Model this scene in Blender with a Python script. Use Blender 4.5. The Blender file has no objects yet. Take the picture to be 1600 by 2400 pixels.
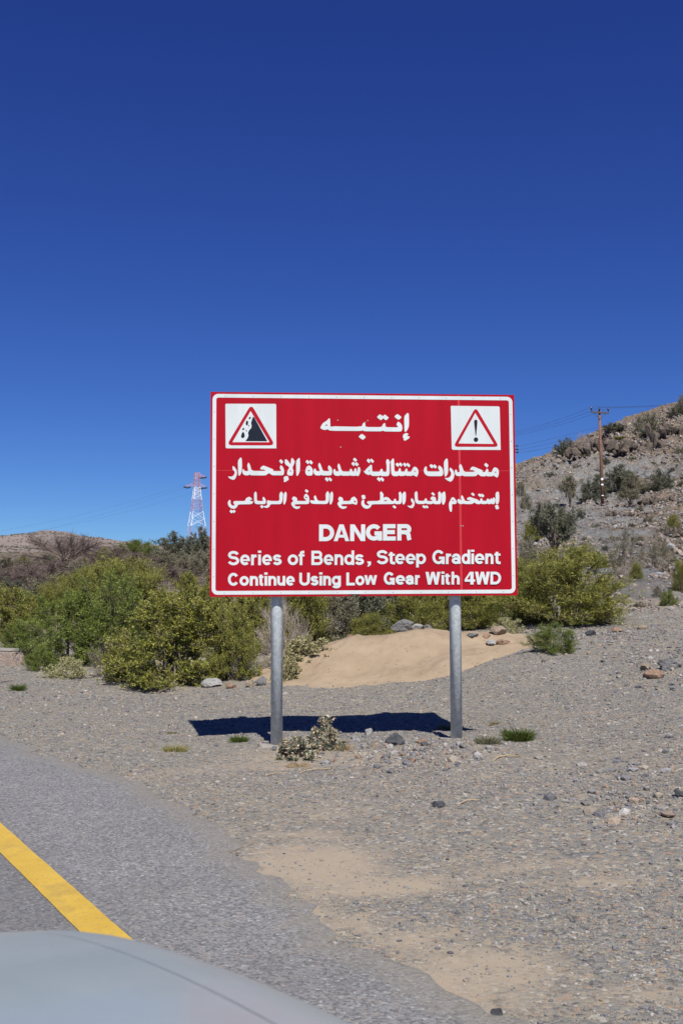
import bpy, bmesh, math, random
import numpy as np
from mathutils import Vector, Matrix
from mathutils.geometry import tessellate_polygon

# ------------------------------------------------------------------ camera, sky, sun, exposure
SC = bpy.context.scene
COL = SC.collection
FPX, PITCH, EYE = 2350.0, math.atan(170 / 2350), 1.55          # focal length in photo pixels, upward tilt, eye height
cd = bpy.data.cameras.new('camera')
cam = bpy.data.objects.new('camera', cd)
COL.objects.link(cam)
cd.sensor_fit = 'VERTICAL'
cd.sensor_height = 36.0
cd.lens = 36.0 * FPX / 2400
cd.clip_start, cd.clip_end = 0.05, 20000
cam.location = (0, 0, EYE)
cam.rotation_euler = (math.pi / 2 + PITCH, 0, 0)
cd.dof.use_dof = True
cd.dof.focus_distance = 9.8
cd.dof.aperture_fstop = 8.0
SC.camera = cam

SUN_TO = Vector((0.169, -0.765, 1.0)).normalized()             # towards the sun
world = bpy.data.worlds.new('World')
SC.world = world
world.use_nodes = True
wn = world.node_tree
sky = wn.nodes.new('ShaderNodeTexSky')
sky.sky_type = 'NISHITA'
sky.sun_disc = False
sky.sun_elevation = math.asin(SUN_TO.z)
sky.sun_rotation = math.atan2(SUN_TO.x, SUN_TO.y)
sky.altitude = 900
sky.air_density = 0.8
sky.dust_density = 0.05
sky.ozone_density = 5.0
bg = wn.nodes['Background']
bg.inputs[1].default_value = 0.075
# clear, dry mountain air: a deeper and more saturated blue than the stock sky
_sp, _cb = wn.nodes.new('ShaderNodeSeparateColor'), wn.nodes.new('ShaderNodeCombineColor')
wn.links.new(sky.outputs[0], _sp.inputs[0])
SKYK = 0.075 * 1.366
for _i, (_g, _a) in enumerate(((1.18, 0.43), (1.22, 0.615), (0.90, 0.83))):
    _p = wn.nodes.new('ShaderNodeMath'); _p.operation = 'POWER'
    _q = wn.nodes.new('ShaderNodeMath'); _q.operation = 'MULTIPLY'
    wn.links.new(_sp.outputs[_i], _p.inputs[0]); _p.inputs[1].default_value = _g
    wn.links.new(_p.outputs[0], _q.inputs[0]); _q.inputs[1].default_value = _a * SKYK ** _g / SKYK
    wn.links.new(_q.outputs[0], _cb.inputs[_i])
wn.links.new(_cb.outputs[0], bg.inputs[0])
sd = bpy.data.lights.new('sun', 'SUN')
sd.energy = 4.9
sd.angle = math.radians(0.5)
sd.color = (1.0, 0.95, 0.87)
sun = bpy.data.objects.new('sun', sd)
COL.objects.link(sun)
sun.rotation_euler = SUN_TO.to_track_quat('Z', 'Y').to_euler()
sun.location = (3, -6, 20)
SC.view_settings.view_transform = 'Standard'
SC.view_settings.look = 'None'
SC.view_settings.exposure = 0.45
SC.view_settings.gamma = 1.0

# ------------------------------------------------------------------ small helpers
rng = np.random.default_rng(7)


def tag(o, label=None, cat=None, group=None, kind=None):
    if label: o['label'] = label
    if cat: o['category'] = cat
    if group: o['group'] = group
    if kind: o['kind'] = kind
    return o


def empty(name, loc, label=None, cat=None, group=None, rz=0.0):
    o = bpy.data.objects.new(name, None)
    COL.objects.link(o)
    o.location = loc
    o.rotation_euler = (0, 0, rz)
    return tag(o, label, cat, group)


def mesh_np(name, V, F, col=None, smooth=False, attrs=None):
    """mesh from numpy arrays; F is one (n,k) array or a list of such"""
    me = bpy.data.meshes.new(name)
    V = np.asarray(V, dtype=np.float32)
    Fs = F if isinstance(F, list) else [F]
    Fs = [np.asarray(f, dtype=np.int32) for f in Fs if len(f)]
    me.vertices.add(len(V))
    me.vertices.foreach_set('co', V.ravel())
    loops = np.concatenate([f.ravel() for f in Fs])
    tot = np.concatenate([np.full(len(f), f.shape[1], np.int32) for f in Fs])
    start = np.concatenate([[0], np.cumsum(tot)[:-1]]).astype(np.int32)
    me.loops.add(len(loops))
    me.loops.foreach_set('vertex_index', loops)
    me.polygons.add(len(tot))
    me.polygons.foreach_set('loop_start', start)
    me.polygons.foreach_set('loop_total', tot)
    me.polygons.foreach_set('use_smooth', np.full(len(tot), smooth))
    if col is not None:
        a = me.color_attributes.new('col', 'FLOAT_COLOR', 'POINT')
        c = np.ones((len(V), 4), np.float32)
        c[:, :3] = col
        a.data.foreach_set('color', c.ravel())
    for k, v in (attrs or {}).items():
        a = me.attributes.new(k, 'FLOAT', 'POINT')
        a.data.foreach_set('value', np.asarray(v, np.float32))
    me.update(calc_edges=True)
    me.validate()
    return me


def link(name, me, mat, parent=None):
    o = bpy.data.objects.new(name, me)
    COL.objects.link(o)
    if mat is not None and not me.materials:
        for m in (mat if isinstance(mat, (list, tuple)) else [mat]):
            me.materials.append(m)
    if parent is not None:
        o.parent = parent
    return o


class MB:
    """collects simple shapes and links them as one mesh"""
    def __init__(s): s.v, s.f, s.m = [], [], []

    def add(s, V, F, mi=0):
        b = len(s.v)
        s.v += [tuple(p) for p in V]
        s.f += [tuple(i + b for i in f) for f in F]
        s.m += [mi] * len(F)

    def box(s, c, d, mi=0, M=None):
        x, y, z = d[0] / 2, d[1] / 2, d[2] / 2
        V = [Vector((a * x, b * y, e * z)) for a in (-1, 1) for b in (-1, 1) for e in (-1, 1)]
        if M is not None: V = [M @ p for p in V]
        V = [p + Vector(c) for p in V]
        s.add(V, [(0, 1, 3, 2), (4, 6, 7, 5), (0, 4, 5, 1), (2, 3, 7, 6), (0, 2, 6, 4), (1, 5, 7, 3)], mi)

    def tube(s, pts, r, n=8, mi=0, caps=True):
        pts = [Vector(p) for p in pts]
        rs = r if isinstance(r, (list, tuple)) else [r] * len(pts)
        V, F = [], []
        ref = None
        for i, p in enumerate(pts):
            t = (pts[min(i + 1, len(pts) - 1)] - pts[max(i - 1, 0)]).normalized()
            if ref is None:
                ref = t.orthogonal().normalized()
            a = (ref - t * ref.dot(t)).normalized()
            ref = a
            b = t.cross(a)
            V += [p + (a * math.cos(2 * math.pi * k / n) + b * math.sin(2 * math.pi * k / n)) * rs[i] for k in range(n)]
        for i in range(len(pts) - 1):
            for k in range(n):
                F.append((i * n + k, i * n + (k + 1) % n, (i + 1) * n + (k + 1) % n, (i + 1) * n + k))
        if caps:
            F.append(tuple(range(n))[::-1])
            F.append(tuple((len(pts) - 1) * n + k for k in range(n)))
        s.add(V, F, mi)

    def poly(s, P, mi=0):
        P = [Vector(p) for p in P]
        tris = tessellate_polygon([P])
        n = None
        F = []
        for t in tris:
            a, b, c = (P[i] for i in t)
            F.append(tuple(t))
        s.add(P, F, mi)

    def build(s, name, mat, parent=None, smooth=False, bevel=0.0):
        me = bpy.data.meshes.new(name)
        me.from_pydata([tuple(p) for p in s.v], [], s.f)
        o = link(name, me, mat, parent)
        me.polygons.foreach_set('material_index', s.m)
        bm = bmesh.new(); bm.from_mesh(me)
        bmesh.ops.recalc_face_normals(bm, faces=bm.faces)
        bm.to_mesh(me); bm.free()
        if smooth:
            me.polygons.foreach_set('use_smooth', [True] * len(me.polygons))
        if bevel:
            b = o.modifiers.new('bevel', 'BEVEL'); b.width = bevel; b.segments = 2; b.limit_method = 'ANGLE'
        me.update()
        return o


# ---- value noise (numpy)
def _h(ix, iy, seed):
    n = (ix.astype(np.int64) * 374761393 + iy.astype(np.int64) * 668265263 + seed * 2147483647 + 1013904223) & 0xFFFFFFFF
    n = ((n ^ (n >> 13)) * 1274126177) & 0xFFFFFFFF
    n = ((n ^ (n >> 16)) * 2246822519) & 0xFFFFFFFF
    return ((n ^ (n >> 15)) & 0xFFFFFF) / float(0xFFFFFF)


def vnoise(x, y, seed=0):
    ix, iy = np.floor(x), np.floor(y)
    fx, fy = x - ix, y - iy
    fx, fy = fx * fx * (3 - 2 * fx), fy * fy * (3 - 2 * fy)
    a, b, c, d = _h(ix, iy, seed), _h(ix + 1, iy, seed), _h(ix, iy + 1, seed), _h(ix + 1, iy + 1, seed)
    return (a + (b - a) * fx) * (1 - fy) + (c + (d - c) * fx) * fy - 0.5


def fbm(x, y, oct=4, seed=0):
    s, a = 0, 1.0
    for i in range(oct):
        s = s + a * vnoise(x * 2 ** i + 17.3 * i, y * 2 ** i - 9.1 * i, seed + i)
        a *= 0.5
    return s


def sstep(a, b, x):
    t = np.clip((x - a) / (b - a), 0, 1)
    return t * t * (3 - 2 * t)


# ------------------------------------------------------------------ materials
def mat_new(name):
    m = bpy.data.materials.new(name)
    m.use_nodes = True
    nt = m.node_tree
    return m, nt, nt.nodes['Principled BSDF']


def N(nt, t, **kw):
    n = nt.nodes.new(t)
    for k, v in kw.items():
        if k in n.inputs: n.inputs[k].default_value = v
        else: setattr(n, k, v)
    return n


def L(nt, a, b): nt.links.new(a, b)


def ramp(nt, fac, stops, interp='LINEAR'):
    r = nt.nodes.new('ShaderNodeValToRGB')
    r.color_ramp.interpolation = interp
    e = r.color_ramp.elements
    e[0].position, e[0].color = stops[0][0], (*stops[0][1], 1)
    e[1].position, e[1].color = stops[-1][0], (*stops[-1][1], 1)
    for p, c in stops[1:-1]:
        k = e.new(p); k.color = (*c, 1)
    L(nt, fac, r.inputs[0])
    return r.outputs[0]


def mix(nt, fac, a, b, mode='MIX'):
    n = nt.nodes.new('ShaderNodeMix')
    n.data_type = 'RGBA'; n.blend_type = mode
    for i, v in ((0, fac), (6, a), (7, b)):
        if hasattr(v, 'node'): L(nt, v, n.inputs[i])
        elif isinstance(v, (tuple, list)): n.inputs[i].default_value = (*v, 1)
        else: n.inputs[i].default_value = v
    return n.outputs[2]


def mathn(nt, op, a, b=0.0, clamp=False):
    n = nt.nodes.new('ShaderNodeMath'); n.operation = op; n.use_clamp = clamp
    for i, v in ((0, a), (1, b)):
        if hasattr(v, 'node'): L(nt, v, n.inputs[i])
        else: n.inputs[i].default_value = v
    return n.outputs[0]


def noise(nt, vec, scale, detail=4, rough=0.55):
    n = N(nt, 'ShaderNodeTexNoise', Scale=scale, Detail=detail, Roughness=rough)
    L(nt, vec, n.inputs['Vector'])
    return n.outputs['Fac']


def bump(nt, h, strength, dist, base=None):
    b = N(nt, 'ShaderNodeBump', Strength=strength, Distance=dist)
    L(nt, h, b.inputs['Height'])
    if base is not None: L(nt, base, b.inputs['Normal'])
    return b.outputs[0]


def simple(name, col, rough=0.6, metal=0.0, var=0.12, scale=8.0, bmp=0.0, coord='Object', spec=0.5):
    m, nt, p = mat_new(name)
    tc = N(nt, 'ShaderNodeTexCoord')
    f = noise(nt, tc.outputs[coord], scale)
    c = ramp(nt, f, [(0.25, tuple(x * (1 - var) for x in col)), (0.75, tuple(min(1, x * (1 + var)) for x in col))])
    L(nt, c, p.inputs['Base Color'])
    p.inputs['Roughness'].default_value = rough
    p.inputs['Metallic'].default_value = metal
    p.inputs['Specular IOR Level'].default_value = spec
    if bmp: L(nt, bump(nt, noise(nt, tc.outputs[coord], scale * 4), bmp, 0.01), p.inputs['Normal'])
    return m


def gravel_colour(nt, pos, scale):
    v = N(nt, 'ShaderNodeTexVoronoi', Scale=scale)
    L(nt, pos, v.inputs['Vector'])
    s = N(nt, 'ShaderNodeSeparateColor'); L(nt, v.outputs['Color'], s.inputs[0])
    c = ramp(nt, s.outputs[0], [(0.0, (.07, .07, .078)), (.10, (.13, .135, .15)), (.28, (.185, .187, .198)), (.46, (.225, .208, .182)),
                                (.62, (.165, .163, .163)), (.74, (.28, .24, .19)), (.84, (.27, .19, .145)), (.92, (.38, .365, .35))], 'CONSTANT')
    return c, v.outputs['Distance']


def make_ground_mat():
    m, nt, p = mat_new('gravel_ground')
    g = N(nt, 'ShaderNodeNewGeometry')
    pos = g.outputs['Position']
    warp = N(nt, 'ShaderNodeTexNoise', Scale=30.0, Detail=2.0); L(nt, pos, warp.inputs['Vector'])
    wp = nt.nodes.new('ShaderNodeVectorMath'); wp.operation = 'MULTIPLY_ADD'
    L(nt, warp.outputs['Color'], wp.inputs[0]); wp.inputs[1].default_value = (.02, .02, .02); L(nt, pos, wp.inputs[2])
    c1, d1 = gravel_colour(nt, wp.outputs[0], 48.0)
    c2, d2 = gravel_colour(nt, wp.outputs[0], 17.0)
    big = noise(nt, pos, 0.5, 5)
    med = noise(nt, pos, 3.0, 5, .65)
    sel = ramp(nt, noise(nt, pos, 9.0, 3), [(.52, (0, 0, 0)), (.60, (1, 1, 1))])
    gc = mix(nt, sel, c1, c2)
    fines = ramp(nt, noise(nt, pos, 60.0, 3), [(.3, (.15, .14, .125)), (.7, (.235, .215, .185))])
    gc = mix(nt, .22, gc, fines)
    gc = mix(nt, ramp(nt, big, [(.46, (0, 0, 0)), (.72, (.35, .35, .35))]), gc, (.25, .215, .172))
    gc = mix(nt, ramp(nt, med, [(.3, (.35, .35, .35)), (.5, (0, 0, 0))]), gc, (.12, .12, .125))
    # drifts of sand
    a = N(nt, 'ShaderNodeAttribute', attribute_name='sand')
    sf = mathn(nt, 'ADD', a.outputs['Fac'], mathn(nt, 'MULTIPLY', mathn(nt, 'SUBTRACT', noise(nt, pos, 9.0, 8, .78), .5), 1.7))
    sfac = ramp(nt, sf, [(.28, (0, 0, 0)), (1.15, (.85, .85, .85))])
    sandc = ramp(nt, noise(nt, pos, 120.0, 2), [(.3, (.275, .23, .188)), (.7, (.345, .293, .24))])
    gc = mix(nt, sfac, gc, sandc)
    # stony hillside
    h = N(nt, 'ShaderNodeAttribute', attribute_name='hill')
    v = N(nt, 'ShaderNodeTexVoronoi', Scale=2.2); L(nt, pos, v.inputs['Vector'])
    sv = N(nt, 'ShaderNodeSeparateColor'); L(nt, v.outputs['Color'], sv.inputs[0])
    rk = ramp(nt, sv.outputs[0], [(0, (.075, .06, .05)), (.25, (.17, .135, .108)), (.5, (.24, .18, .138)), (.7, (.18, .165, .155)), (.85, (.34, .25, .18))], 'CONSTANT')
    rn = ramp(nt, noise(nt, pos, 1.1, 8, .75), [(.32, (.055, .046, .041)), (.44, (.16, .13, .108)), (.6, (.235, .188, .15)), (.72, (.33, .262, .20))])  # darkest stop also stands in for small shadows between the stones
    rk = mix(nt, .6, rk, rn)
    sl = N(nt, 'ShaderNodeAttribute', attribute_name='slab')
    slc = ramp(nt, noise(nt, pos, .9, 8, .7), [(.34, (.10, .102, .11)), (.46, (.215, .218, .232)), (.66, (.29, .289, .30))])
    rk = mix(nt, sl.outputs['Fac'], rk, slc)
    rk = mix(nt, 1.0, rk, (1.52, 1.53, 1.56), 'MULTIPLY')
    gc = mix(nt, h.outputs['Fac'], gc, rk)
    fr = N(nt, 'ShaderNodeAttribute', attribute_name='far')
    fc = ramp(nt, noise(nt, pos, .06, 8, .7), [(.3, (.15, .122, .118)), (.5, (.205, .172, .165)), (.7, (.265, .222, .208))])  # pale mauve cast of distant haze is put into the hill colour
    gc = mix(nt, fr.outputs['Fac'], gc, fc)
    gc = mix(nt, 1.0, gc, (.97, .965, .885), 'MULTIPLY')
    L(nt, gc, p.inputs['Base Color'])
    p.inputs['Roughness'].default_value = 0.9
    p.inputs['Specular IOR Level'].default_value = 0.25
    hh = mathn(nt, 'SUBTRACT', 1.0, d1)
    hh = mathn(nt, 'MULTIPLY', hh, mathn(nt, 'SUBTRACT', 1.0, sfac))
    b1 = bump(nt, hh, .55, .012)
    b2 = bump(nt, noise(nt, pos, 2.0, 9, .8), 1.0, .8)
    mv = nt.nodes.new('ShaderNodeMix'); mv.data_type = 'VECTOR'
    L(nt, h.outputs['Fac'], mv.inputs[0]); L(nt, b1, mv.inputs[4]); L(nt, b2, mv.inputs[5])
    L(nt, mv.outputs[1], p.inputs['Normal'])
    return m


def make_asphalt():
    m, nt, p = mat_new('asphalt')
    g = N(nt, 'ShaderNodeNewGeometry'); pos = g.outputs['Position']
    v = N(nt, 'ShaderNodeTexVoronoi', Scale=78.0); L(nt, pos, v.inputs['Vector'])
    s = N(nt, 'ShaderNodeSeparateColor'); L(nt, v.outputs['Color'], s.inputs[0])
    c = ramp(nt, s.outputs[0], [(0, (.07, .07, .076)), (.2, (.13, .128, .136)), (.45, (.18, .177, .187)), (.70, (.225, .222, .232)), (.87, (.24, .205, .18)), (.96, (.33, .33, .34))], 'CONSTANT')
    lane = N(nt, 'ShaderNodeAttribute', attribute_name='lane')
    base = ramp(nt, noise(nt, pos, 2.0, 6, .6), [(.3, (.18, .18, .187)), (.7, (.23, .23, .237))])
    c = mix(nt, .30, c, base)
    c = mix(nt, mathn(nt, 'MULTIPLY', lane.outputs['Fac'], .55), c, mix(nt, .6, c, (.075, .075, .08)))
    cr = N(nt, 'ShaderNodeTexVoronoi', Scale=.9, feature='DISTANCE_TO_EDGE')
    wv = N(nt, 'ShaderNodeTexNoise', Scale=3.0, Detail=6.0, Roughness=.7); L(nt, pos, wv.inputs['Vector'])
    vm = nt.nodes.new('ShaderNodeVectorMath'); vm.operation = 'MULTIPLY_ADD'
    L(nt, wv.outputs['Color'], vm.inputs[0]); vm.inputs[1].default_value = (.5, .5, 0); L(nt, pos, vm.inputs[2]); L(nt, vm.outputs[0], cr.inputs['Vector'])
    ck = ramp(nt, cr.outputs[0], [(0, (.55, .55, .55)), (.006, (0, 0, 0))])
    c = mix(nt, mathn(nt, 'MULTIPLY', ck, ramp(nt, noise(nt, pos, 1.1, 3), [(.5, (0, 0, 0)), (.62, (1, 1, 1))])), c, (.06, .06, .06))
    c = mix(nt, ramp(nt, noise(nt, pos, 1.4, 6, .65), [(.36, (.28, .28, .28)), (.52, (0, 0, 0))]), c, (.125, .123, .128))
    e = N(nt, 'ShaderNodeAttribute', attribute_name='dust')
    df = mathn(nt, 'ADD', e.outputs['Fac'], mathn(nt, 'MULTIPLY', mathn(nt, 'SUBTRACT', noise(nt, pos, 11.0, 5, .7), .5), .9))
    c = mix(nt, ramp(nt, df, [(.40, (0, 0, 0)), (1.05, (.85, .85, .85))]), c, (.205, .185, .158))
    c = mix(nt, 1.0, c, (.97, .99, .96), 'MULTIPLY')
    L(nt, c, p.inputs['Base Color'])
    p.inputs['Roughness'].default_value = .85
    p.inputs['Specular IOR Level'].default_value = .3
    L(nt, bump(nt, mathn(nt, 'SUBTRACT', 1.0, v.outputs['Distance']), .45, .007), p.inputs['Normal'])
    return m


def make_yellow():
    m, nt, p = mat_new('yellow_road_paint')
    g = N(nt, 'ShaderNodeNewGeometry'); pos = g.outputs['Position']
    c = ramp(nt, noise(nt, pos, 5.0, 6, .7), [(.3, (.43, .275, .032)), (.7, (.52, .35, .05))])
    c = mix(nt, ramp(nt, noise(nt, pos, 45.0, 4, .8), [(.54, (0, 0, 0)), (.72, (.75, .75, .75))]), c, (.20, .17, .11))
    c = mix(nt, ramp(nt, noise(nt, pos, 2.6, 5, .7), [(.56, (0, 0, 0)), (.70, (.45, .45, .45))]), c, (.26, .19, .07))
    L(nt, c, p.inputs['Base Color'])
    p.inputs['Roughness'].default_value = .7
    L(nt, bump(nt, noise(nt, pos, 90.0, 2), .5, .004), p.inputs['Normal'])
    return m


def leaf_mat(name, transl=0.3):
    m, nt, p = mat_new(name)
    a = N(nt, 'ShaderNodeAttribute', attribute_name='col')
    L(nt, a.outputs['Color'], p.inputs['Base Color'])
    p.inputs['Roughness'].default_value = .55
    p.inputs['Specular IOR Level'].default_value = .35
    t = N(nt, 'ShaderNodeBsdfTranslucent'); L(nt, a.outputs['Color'], t.inputs[0])
    mx = N(nt, 'ShaderNodeMixShader'); mx.inputs[0].default_value = transl
    L(nt, p.outputs[0], mx.inputs[1]); L(nt, t.outputs[0], mx.inputs[2])
    L(nt, mx.outputs[0], nt.nodes['Material Output'].inputs[0])
    return m


def attr_mat(name, rough=.9, bmp=.4, scale=40.0):
    m, nt, p = mat_new(name)
    a = N(nt, 'ShaderNodeAttribute', attribute_name='col')
    tc = N(nt, 'ShaderNodeNewGeometry')
    f = ramp(nt, noise(nt, tc.outputs['Position'], scale, 4, .7), [(.3, (.65, .65, .65)), (.7, (1.25, 1.25, 1.25))])
    L(nt, mix(nt, 1.0, a.outputs['Color'], f, 'MULTIPLY'), p.inputs['Base Color'])
    p.inputs['Roughness'].default_value = rough
    p.inputs['Specular IOR Level'].default_value = .25
    if bmp: L(nt, bump(nt, noise(nt, tc.outputs['Position'], scale, 5, .7), bmp, .02), p.inputs['Normal'])
    return m


def rock_mat(name, c0, c1, scale=9.0):
    m, nt, p = mat_new(name)
    tc = N(nt, 'ShaderNodeTexCoord'); pos = tc.outputs['Object']
    c = ramp(nt, noise(nt, pos, scale, 8, .7), [(.3, c0), (.55, tuple((a + b) / 2 for a, b in zip(c0, c1))), (.72, c1)])
    v = N(nt, 'ShaderNodeTexVoronoi', Scale=scale * 1.3, feature='DISTANCE_TO_EDGE'); L(nt, pos, v.inputs['Vector'])
    c = mix(nt, ramp(nt, v.outputs[0], [(0, (.5, .5, .5)), (.05, (0, 0, 0))]), c, tuple(x * .45 for x in c0))
    L(nt, c, p.inputs['Base Color'])
    p.inputs['Roughness'].default_value = .88
    p.inputs['Specular IOR Level'].default_value = .25
    L(nt, bump(nt, noise(nt, pos, scale * 2, 8, .75), .8, .06), p.inputs['Normal'])
    return m


def galv_mat():
    m, nt, p = mat_new('galvanised_steel')
    tc = N(nt, 'ShaderNodeTexCoord')
    v = N(nt, 'ShaderNodeTexVoronoi', Scale=38.0); L(nt, tc.outputs['Object'], v.inputs['Vector'])
    s = N(nt, 'ShaderNodeSeparateColor'); L(nt, v.outputs['Color'], s.inputs[0])
    c = ramp(nt, s.outputs[0], [(0, (.40, .45, .47)), (.5, (.48, .53, .55)), (1, (.56, .61, .63))])
    mp = N(nt, 'ShaderNodeMapping'); L(nt, tc.outputs['Object'], mp.inputs[0]); mp.inputs['Scale'].default_value = (22, 22, 1.6)
    st = noise(nt, mp.outputs[0], 1.0, 5, .7)
    c = mix(nt, ramp(nt, st, [(.55, (0, 0, 0)), (.72, (.6, .6, .6))]), c, (.62, .65, .66))
    c = mix(nt, ramp(nt, noise(nt, tc.outputs['Object'], 6.0, 5), [(.62, (0, 0, 0)), (.75, (.35, .35, .35))]), c, (.20, .18, .15))
    L(nt, c, p.inputs['Base Color'])
    p.inputs['Metallic'].default_value = .12
    p.inputs['Roughness'].default_value = .5
    L(nt, bump(nt, st, .15, .004), p.inputs['Normal'])
    return m


def sign_mat(name, col, dirt):
    """retroreflective sheeting: even colour, faint streaks and specks of weathering"""
    m, nt, p = mat_new(name)
    tc = N(nt, 'ShaderNodeTexCoord')
    mp = N(nt, 'ShaderNodeMapping'); L(nt, tc.outputs['Object'], mp.inputs[0]); mp.inputs['Scale'].default_value = (5, 5, .7)
    f = noise(nt, mp.outputs[0], 1.0, 6, .65)
    c = ramp(nt, f, [(.3, tuple(x * .90 for x in col)), (.7, tuple(min(1, x * 1.06) for x in col))])
    sp = noise(nt, tc.outputs['Object'], 55.0, 3, .6)
    c = mix(nt, ramp(nt, sp, [(.66, (0, 0, 0)), (.76, (.35, .35, .35))]), c, dirt)
    L(nt, c, p.inputs['Base Color'])
    p.inputs['Roughness'].default_value = .5
    p.inputs['Specular IOR Level'].default_value = .08
    return m


M = dict(
    ground=make_ground_mat(), asphalt=make_asphalt(), yellow=make_yellow(),
    leaf=leaf_mat('leaves', .36), twig=attr_mat('twigs', .9, 0, 30), stones=attr_mat('loose_stones', .9, .5, 60), rubble=attr_mat('hill_rubble', .92, .6, 5),
    galv=galv_mat(), red=sign_mat('red_sheeting', (.325, .005, .0155), (.21, .024, .033)), white=sign_mat('white_sheeting', (.535, .585, .595), (.45, .43, .40)),
    black=sign_mat('black_sheeting', (.014, .018, .032), (.06, .06, .06)), pred=sign_mat('red_pictogram_film', (.36, .008, .02), (.24, .035, .045)),
    alu=simple('grey_aluminium_back', (.42, .43, .44), .45, .7), seam=simple('sheet_joint', (.44, .035, .045), .6, spec=.1), concrete=simple('concrete', (.25, .232, .205), .92, 0, .25, 14, .6),
    rock_grey=rock_mat('grey_limestone', (.13, .13, .135), (.31, .30, .29)), rock_tan=rock_mat('tan_rock', (.22, .17, .125), (.42, .34, .26)),
    rock_orange=rock_mat('orange_rock', (.22, .135, .09), (.40, .29, .21)), rock_white=rock_mat('whitish_rock', (.25, .25, .25), (.46, .45, .43)),
    crag=rock_mat('dark_brown_crag', (.045, .038, .034), (.185, .15, .12), 2.4), rock_dark=rock_mat('dark_blue_grey_rock', (.045, .048, .055), (.14, .145, .16)),
    wood=simple('brown_pole_timber', (.155, .075, .045), .8, 0, .35, 3), arm=simple('dark_crossarm_timber', (.07, .06, .06), .8), insul=simple('dark_glazed_insulator', (.03, .028, .03), .3),
    wire=simple('cable', (.05, .05, .055), .5, .3), tred=simple('faded_red_tower_paint', (.50, .27, .26), .6), twhite=simple('white_tower_paint', (.80, .80, .80), .5),
    tagw=simple('white_pole_tag', (.80, .80, .80), .5), masonry=None, sand=None, straw=simple('dry_straw', (.33, .26, .15), .8),
    orange=simple('orange_paint', (.70, .25, .08), .6), whitep=simple('white_paint', (.78, .78, .76), .6),
)


def make_sand():
    m, nt, p = mat_new('heaped_sand')
    g = N(nt, 'ShaderNodeNewGeometry'); pos = g.outputs['Position']
    c = ramp(nt, noise(nt, pos, 2.2, 8, .65), [(.3, (.25, .19, .13)), (.7, (.315, .247, .174))])
    v = N(nt, 'ShaderNodeTexVoronoi', Scale=11.0); L(nt, pos, v.inputs['Vector'])
    pb = mathn(nt, 'LESS_THAN', v.outputs['Distance'], .17)
    s = N(nt, 'ShaderNodeSeparateColor'); L(nt, v.outputs['Color'], s.inputs[0])
    pb = mathn(nt, 'MULTIPLY', pb, mathn(nt, 'GREATER_THAN', s.outputs[0], .62))
    c = mix(nt, mathn(nt, 'MULTIPLY', pb, .75), c, (.16, .11, .075))
    L(nt, c, p.inputs['Base Color'])
    p.inputs['Roughness'].default_value = .95
    p.inputs['Specular IOR Level'].default_value = .15
    L(nt, bump(nt, noise(nt, pos, 9.0, 8, .7), .5, .05), p.inputs['Normal'])
    return m


def make_masonry():
    m, nt, p = mat_new('rubble_masonry')
    tc = N(nt, 'ShaderNodeTexCoord'); pos = tc.outputs['Object']
    v = N(nt, 'ShaderNodeTexVoronoi', Scale=13.0); L(nt, pos, v.inputs['Vector'])
    s = N(nt, 'ShaderNodeSeparateColor'); L(nt, v.outputs['Color'], s.inputs[0])
    c = ramp(nt, s.outputs[0], [(0, (.26, .19, .15)), (.4, (.33, .25, .20)), (.7, (.24, .21, .19)), (1, (.36, .30, .25))])
    e = N(nt, 'ShaderNodeTexVoronoi', Scale=13.0, feature='DISTANCE_TO_EDGE'); L(nt, pos, e.inputs['Vector'])
    c = mix(nt, ramp(nt, e.outputs[0], [(0, (.6, .6, .6)), (.05, (0, 0, 0))]), c, (.26, .22, .19))
    L(nt, c, p.inputs['Base Color']); p.inputs['Roughness'].default_value = .9
    L(nt, bump(nt, e.outputs[0], .6, .03), p.inputs['Normal'])
    return m


M['sand'], M['masonry'] = make_sand(), make_masonry()

# ------------------------------------------------------------------ terrain
CP, SP = math.cos(PITCH), math.sin(PITCH)


def at(px, py, Y):
    """the point at depth Y seen at photo pixel (px, py)"""
    x, y = (px - 800) / FPX, (1200 - py) / FPX
    d = Vector((x, CP - y * SP, SP + y * CP))
    return Vector((0, 0, EYE)) + d * (Y / d.y)


CTRL = []          # (theta, ln R, z / R)


def cz(px, Y, z):
    X = (px - 800) / FPX * Y
    CTRL.append((math.atan2(X, Y), math.log(math.hypot(X, Y)), z / math.hypot(X, Y)))


def cp(px, py, Y):
    p = at(px, py, Y)
    CTRL.append((math.atan2(p.x, p.y), math.log(math.hypot(p.x, p.y)), p.z / math.hypot(p.x, p.y)))


for px in (-700, 0, 400, 800, 1200, 1600, 2300):
    for Y in (2, 4): cz(px, Y, 0)
for px, z in ((-700, 0), (0, 0), (648, 0), (1069, .07), (1600, .2), (2300, .35)): cz(px, 9.8, z)
for px, z in ((-700, 0), (0, -.05), (450, -.11), (800, -.06), (1069, -.03), (1350, .10), (1600, .25), (2300, .4)): cz(px, 11, z)
for px, z in ((-700, 0), (0, -.08), (450, -.14), (800, -.08), (1010, -.03), (1350, .18), (1600, .36), (2300, .5)): cz(px, 12.4, z)
for px, z in ((-700, 0), (0, -.05), (450, -.06), (800, 0), (1250, .45), (1600, .68), (2300, .95)): cz(px, 16, z)
for px, z in ((-700, 0), (0, .02), (400, .15), (800, .4), (1350, .72), (1600, .85), (2300, 1.2)): cz(px, 20, z)
for px, z in ((-700, .1), (0, .45), (400, .75), (800, .9), (1450, 1.08), (1600, 1.1), (2300, 1.8)): cz(px, 27, z)
for px, z in ((-700, .8), (0, 1.6), (400, 1.9), (800, 1.8), (1200, 1.9)): cz(px, 40, z)
cp(1500, 1332, 40); cp(1600, 1330, 40); cp(2300, 1270, 40)
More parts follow.
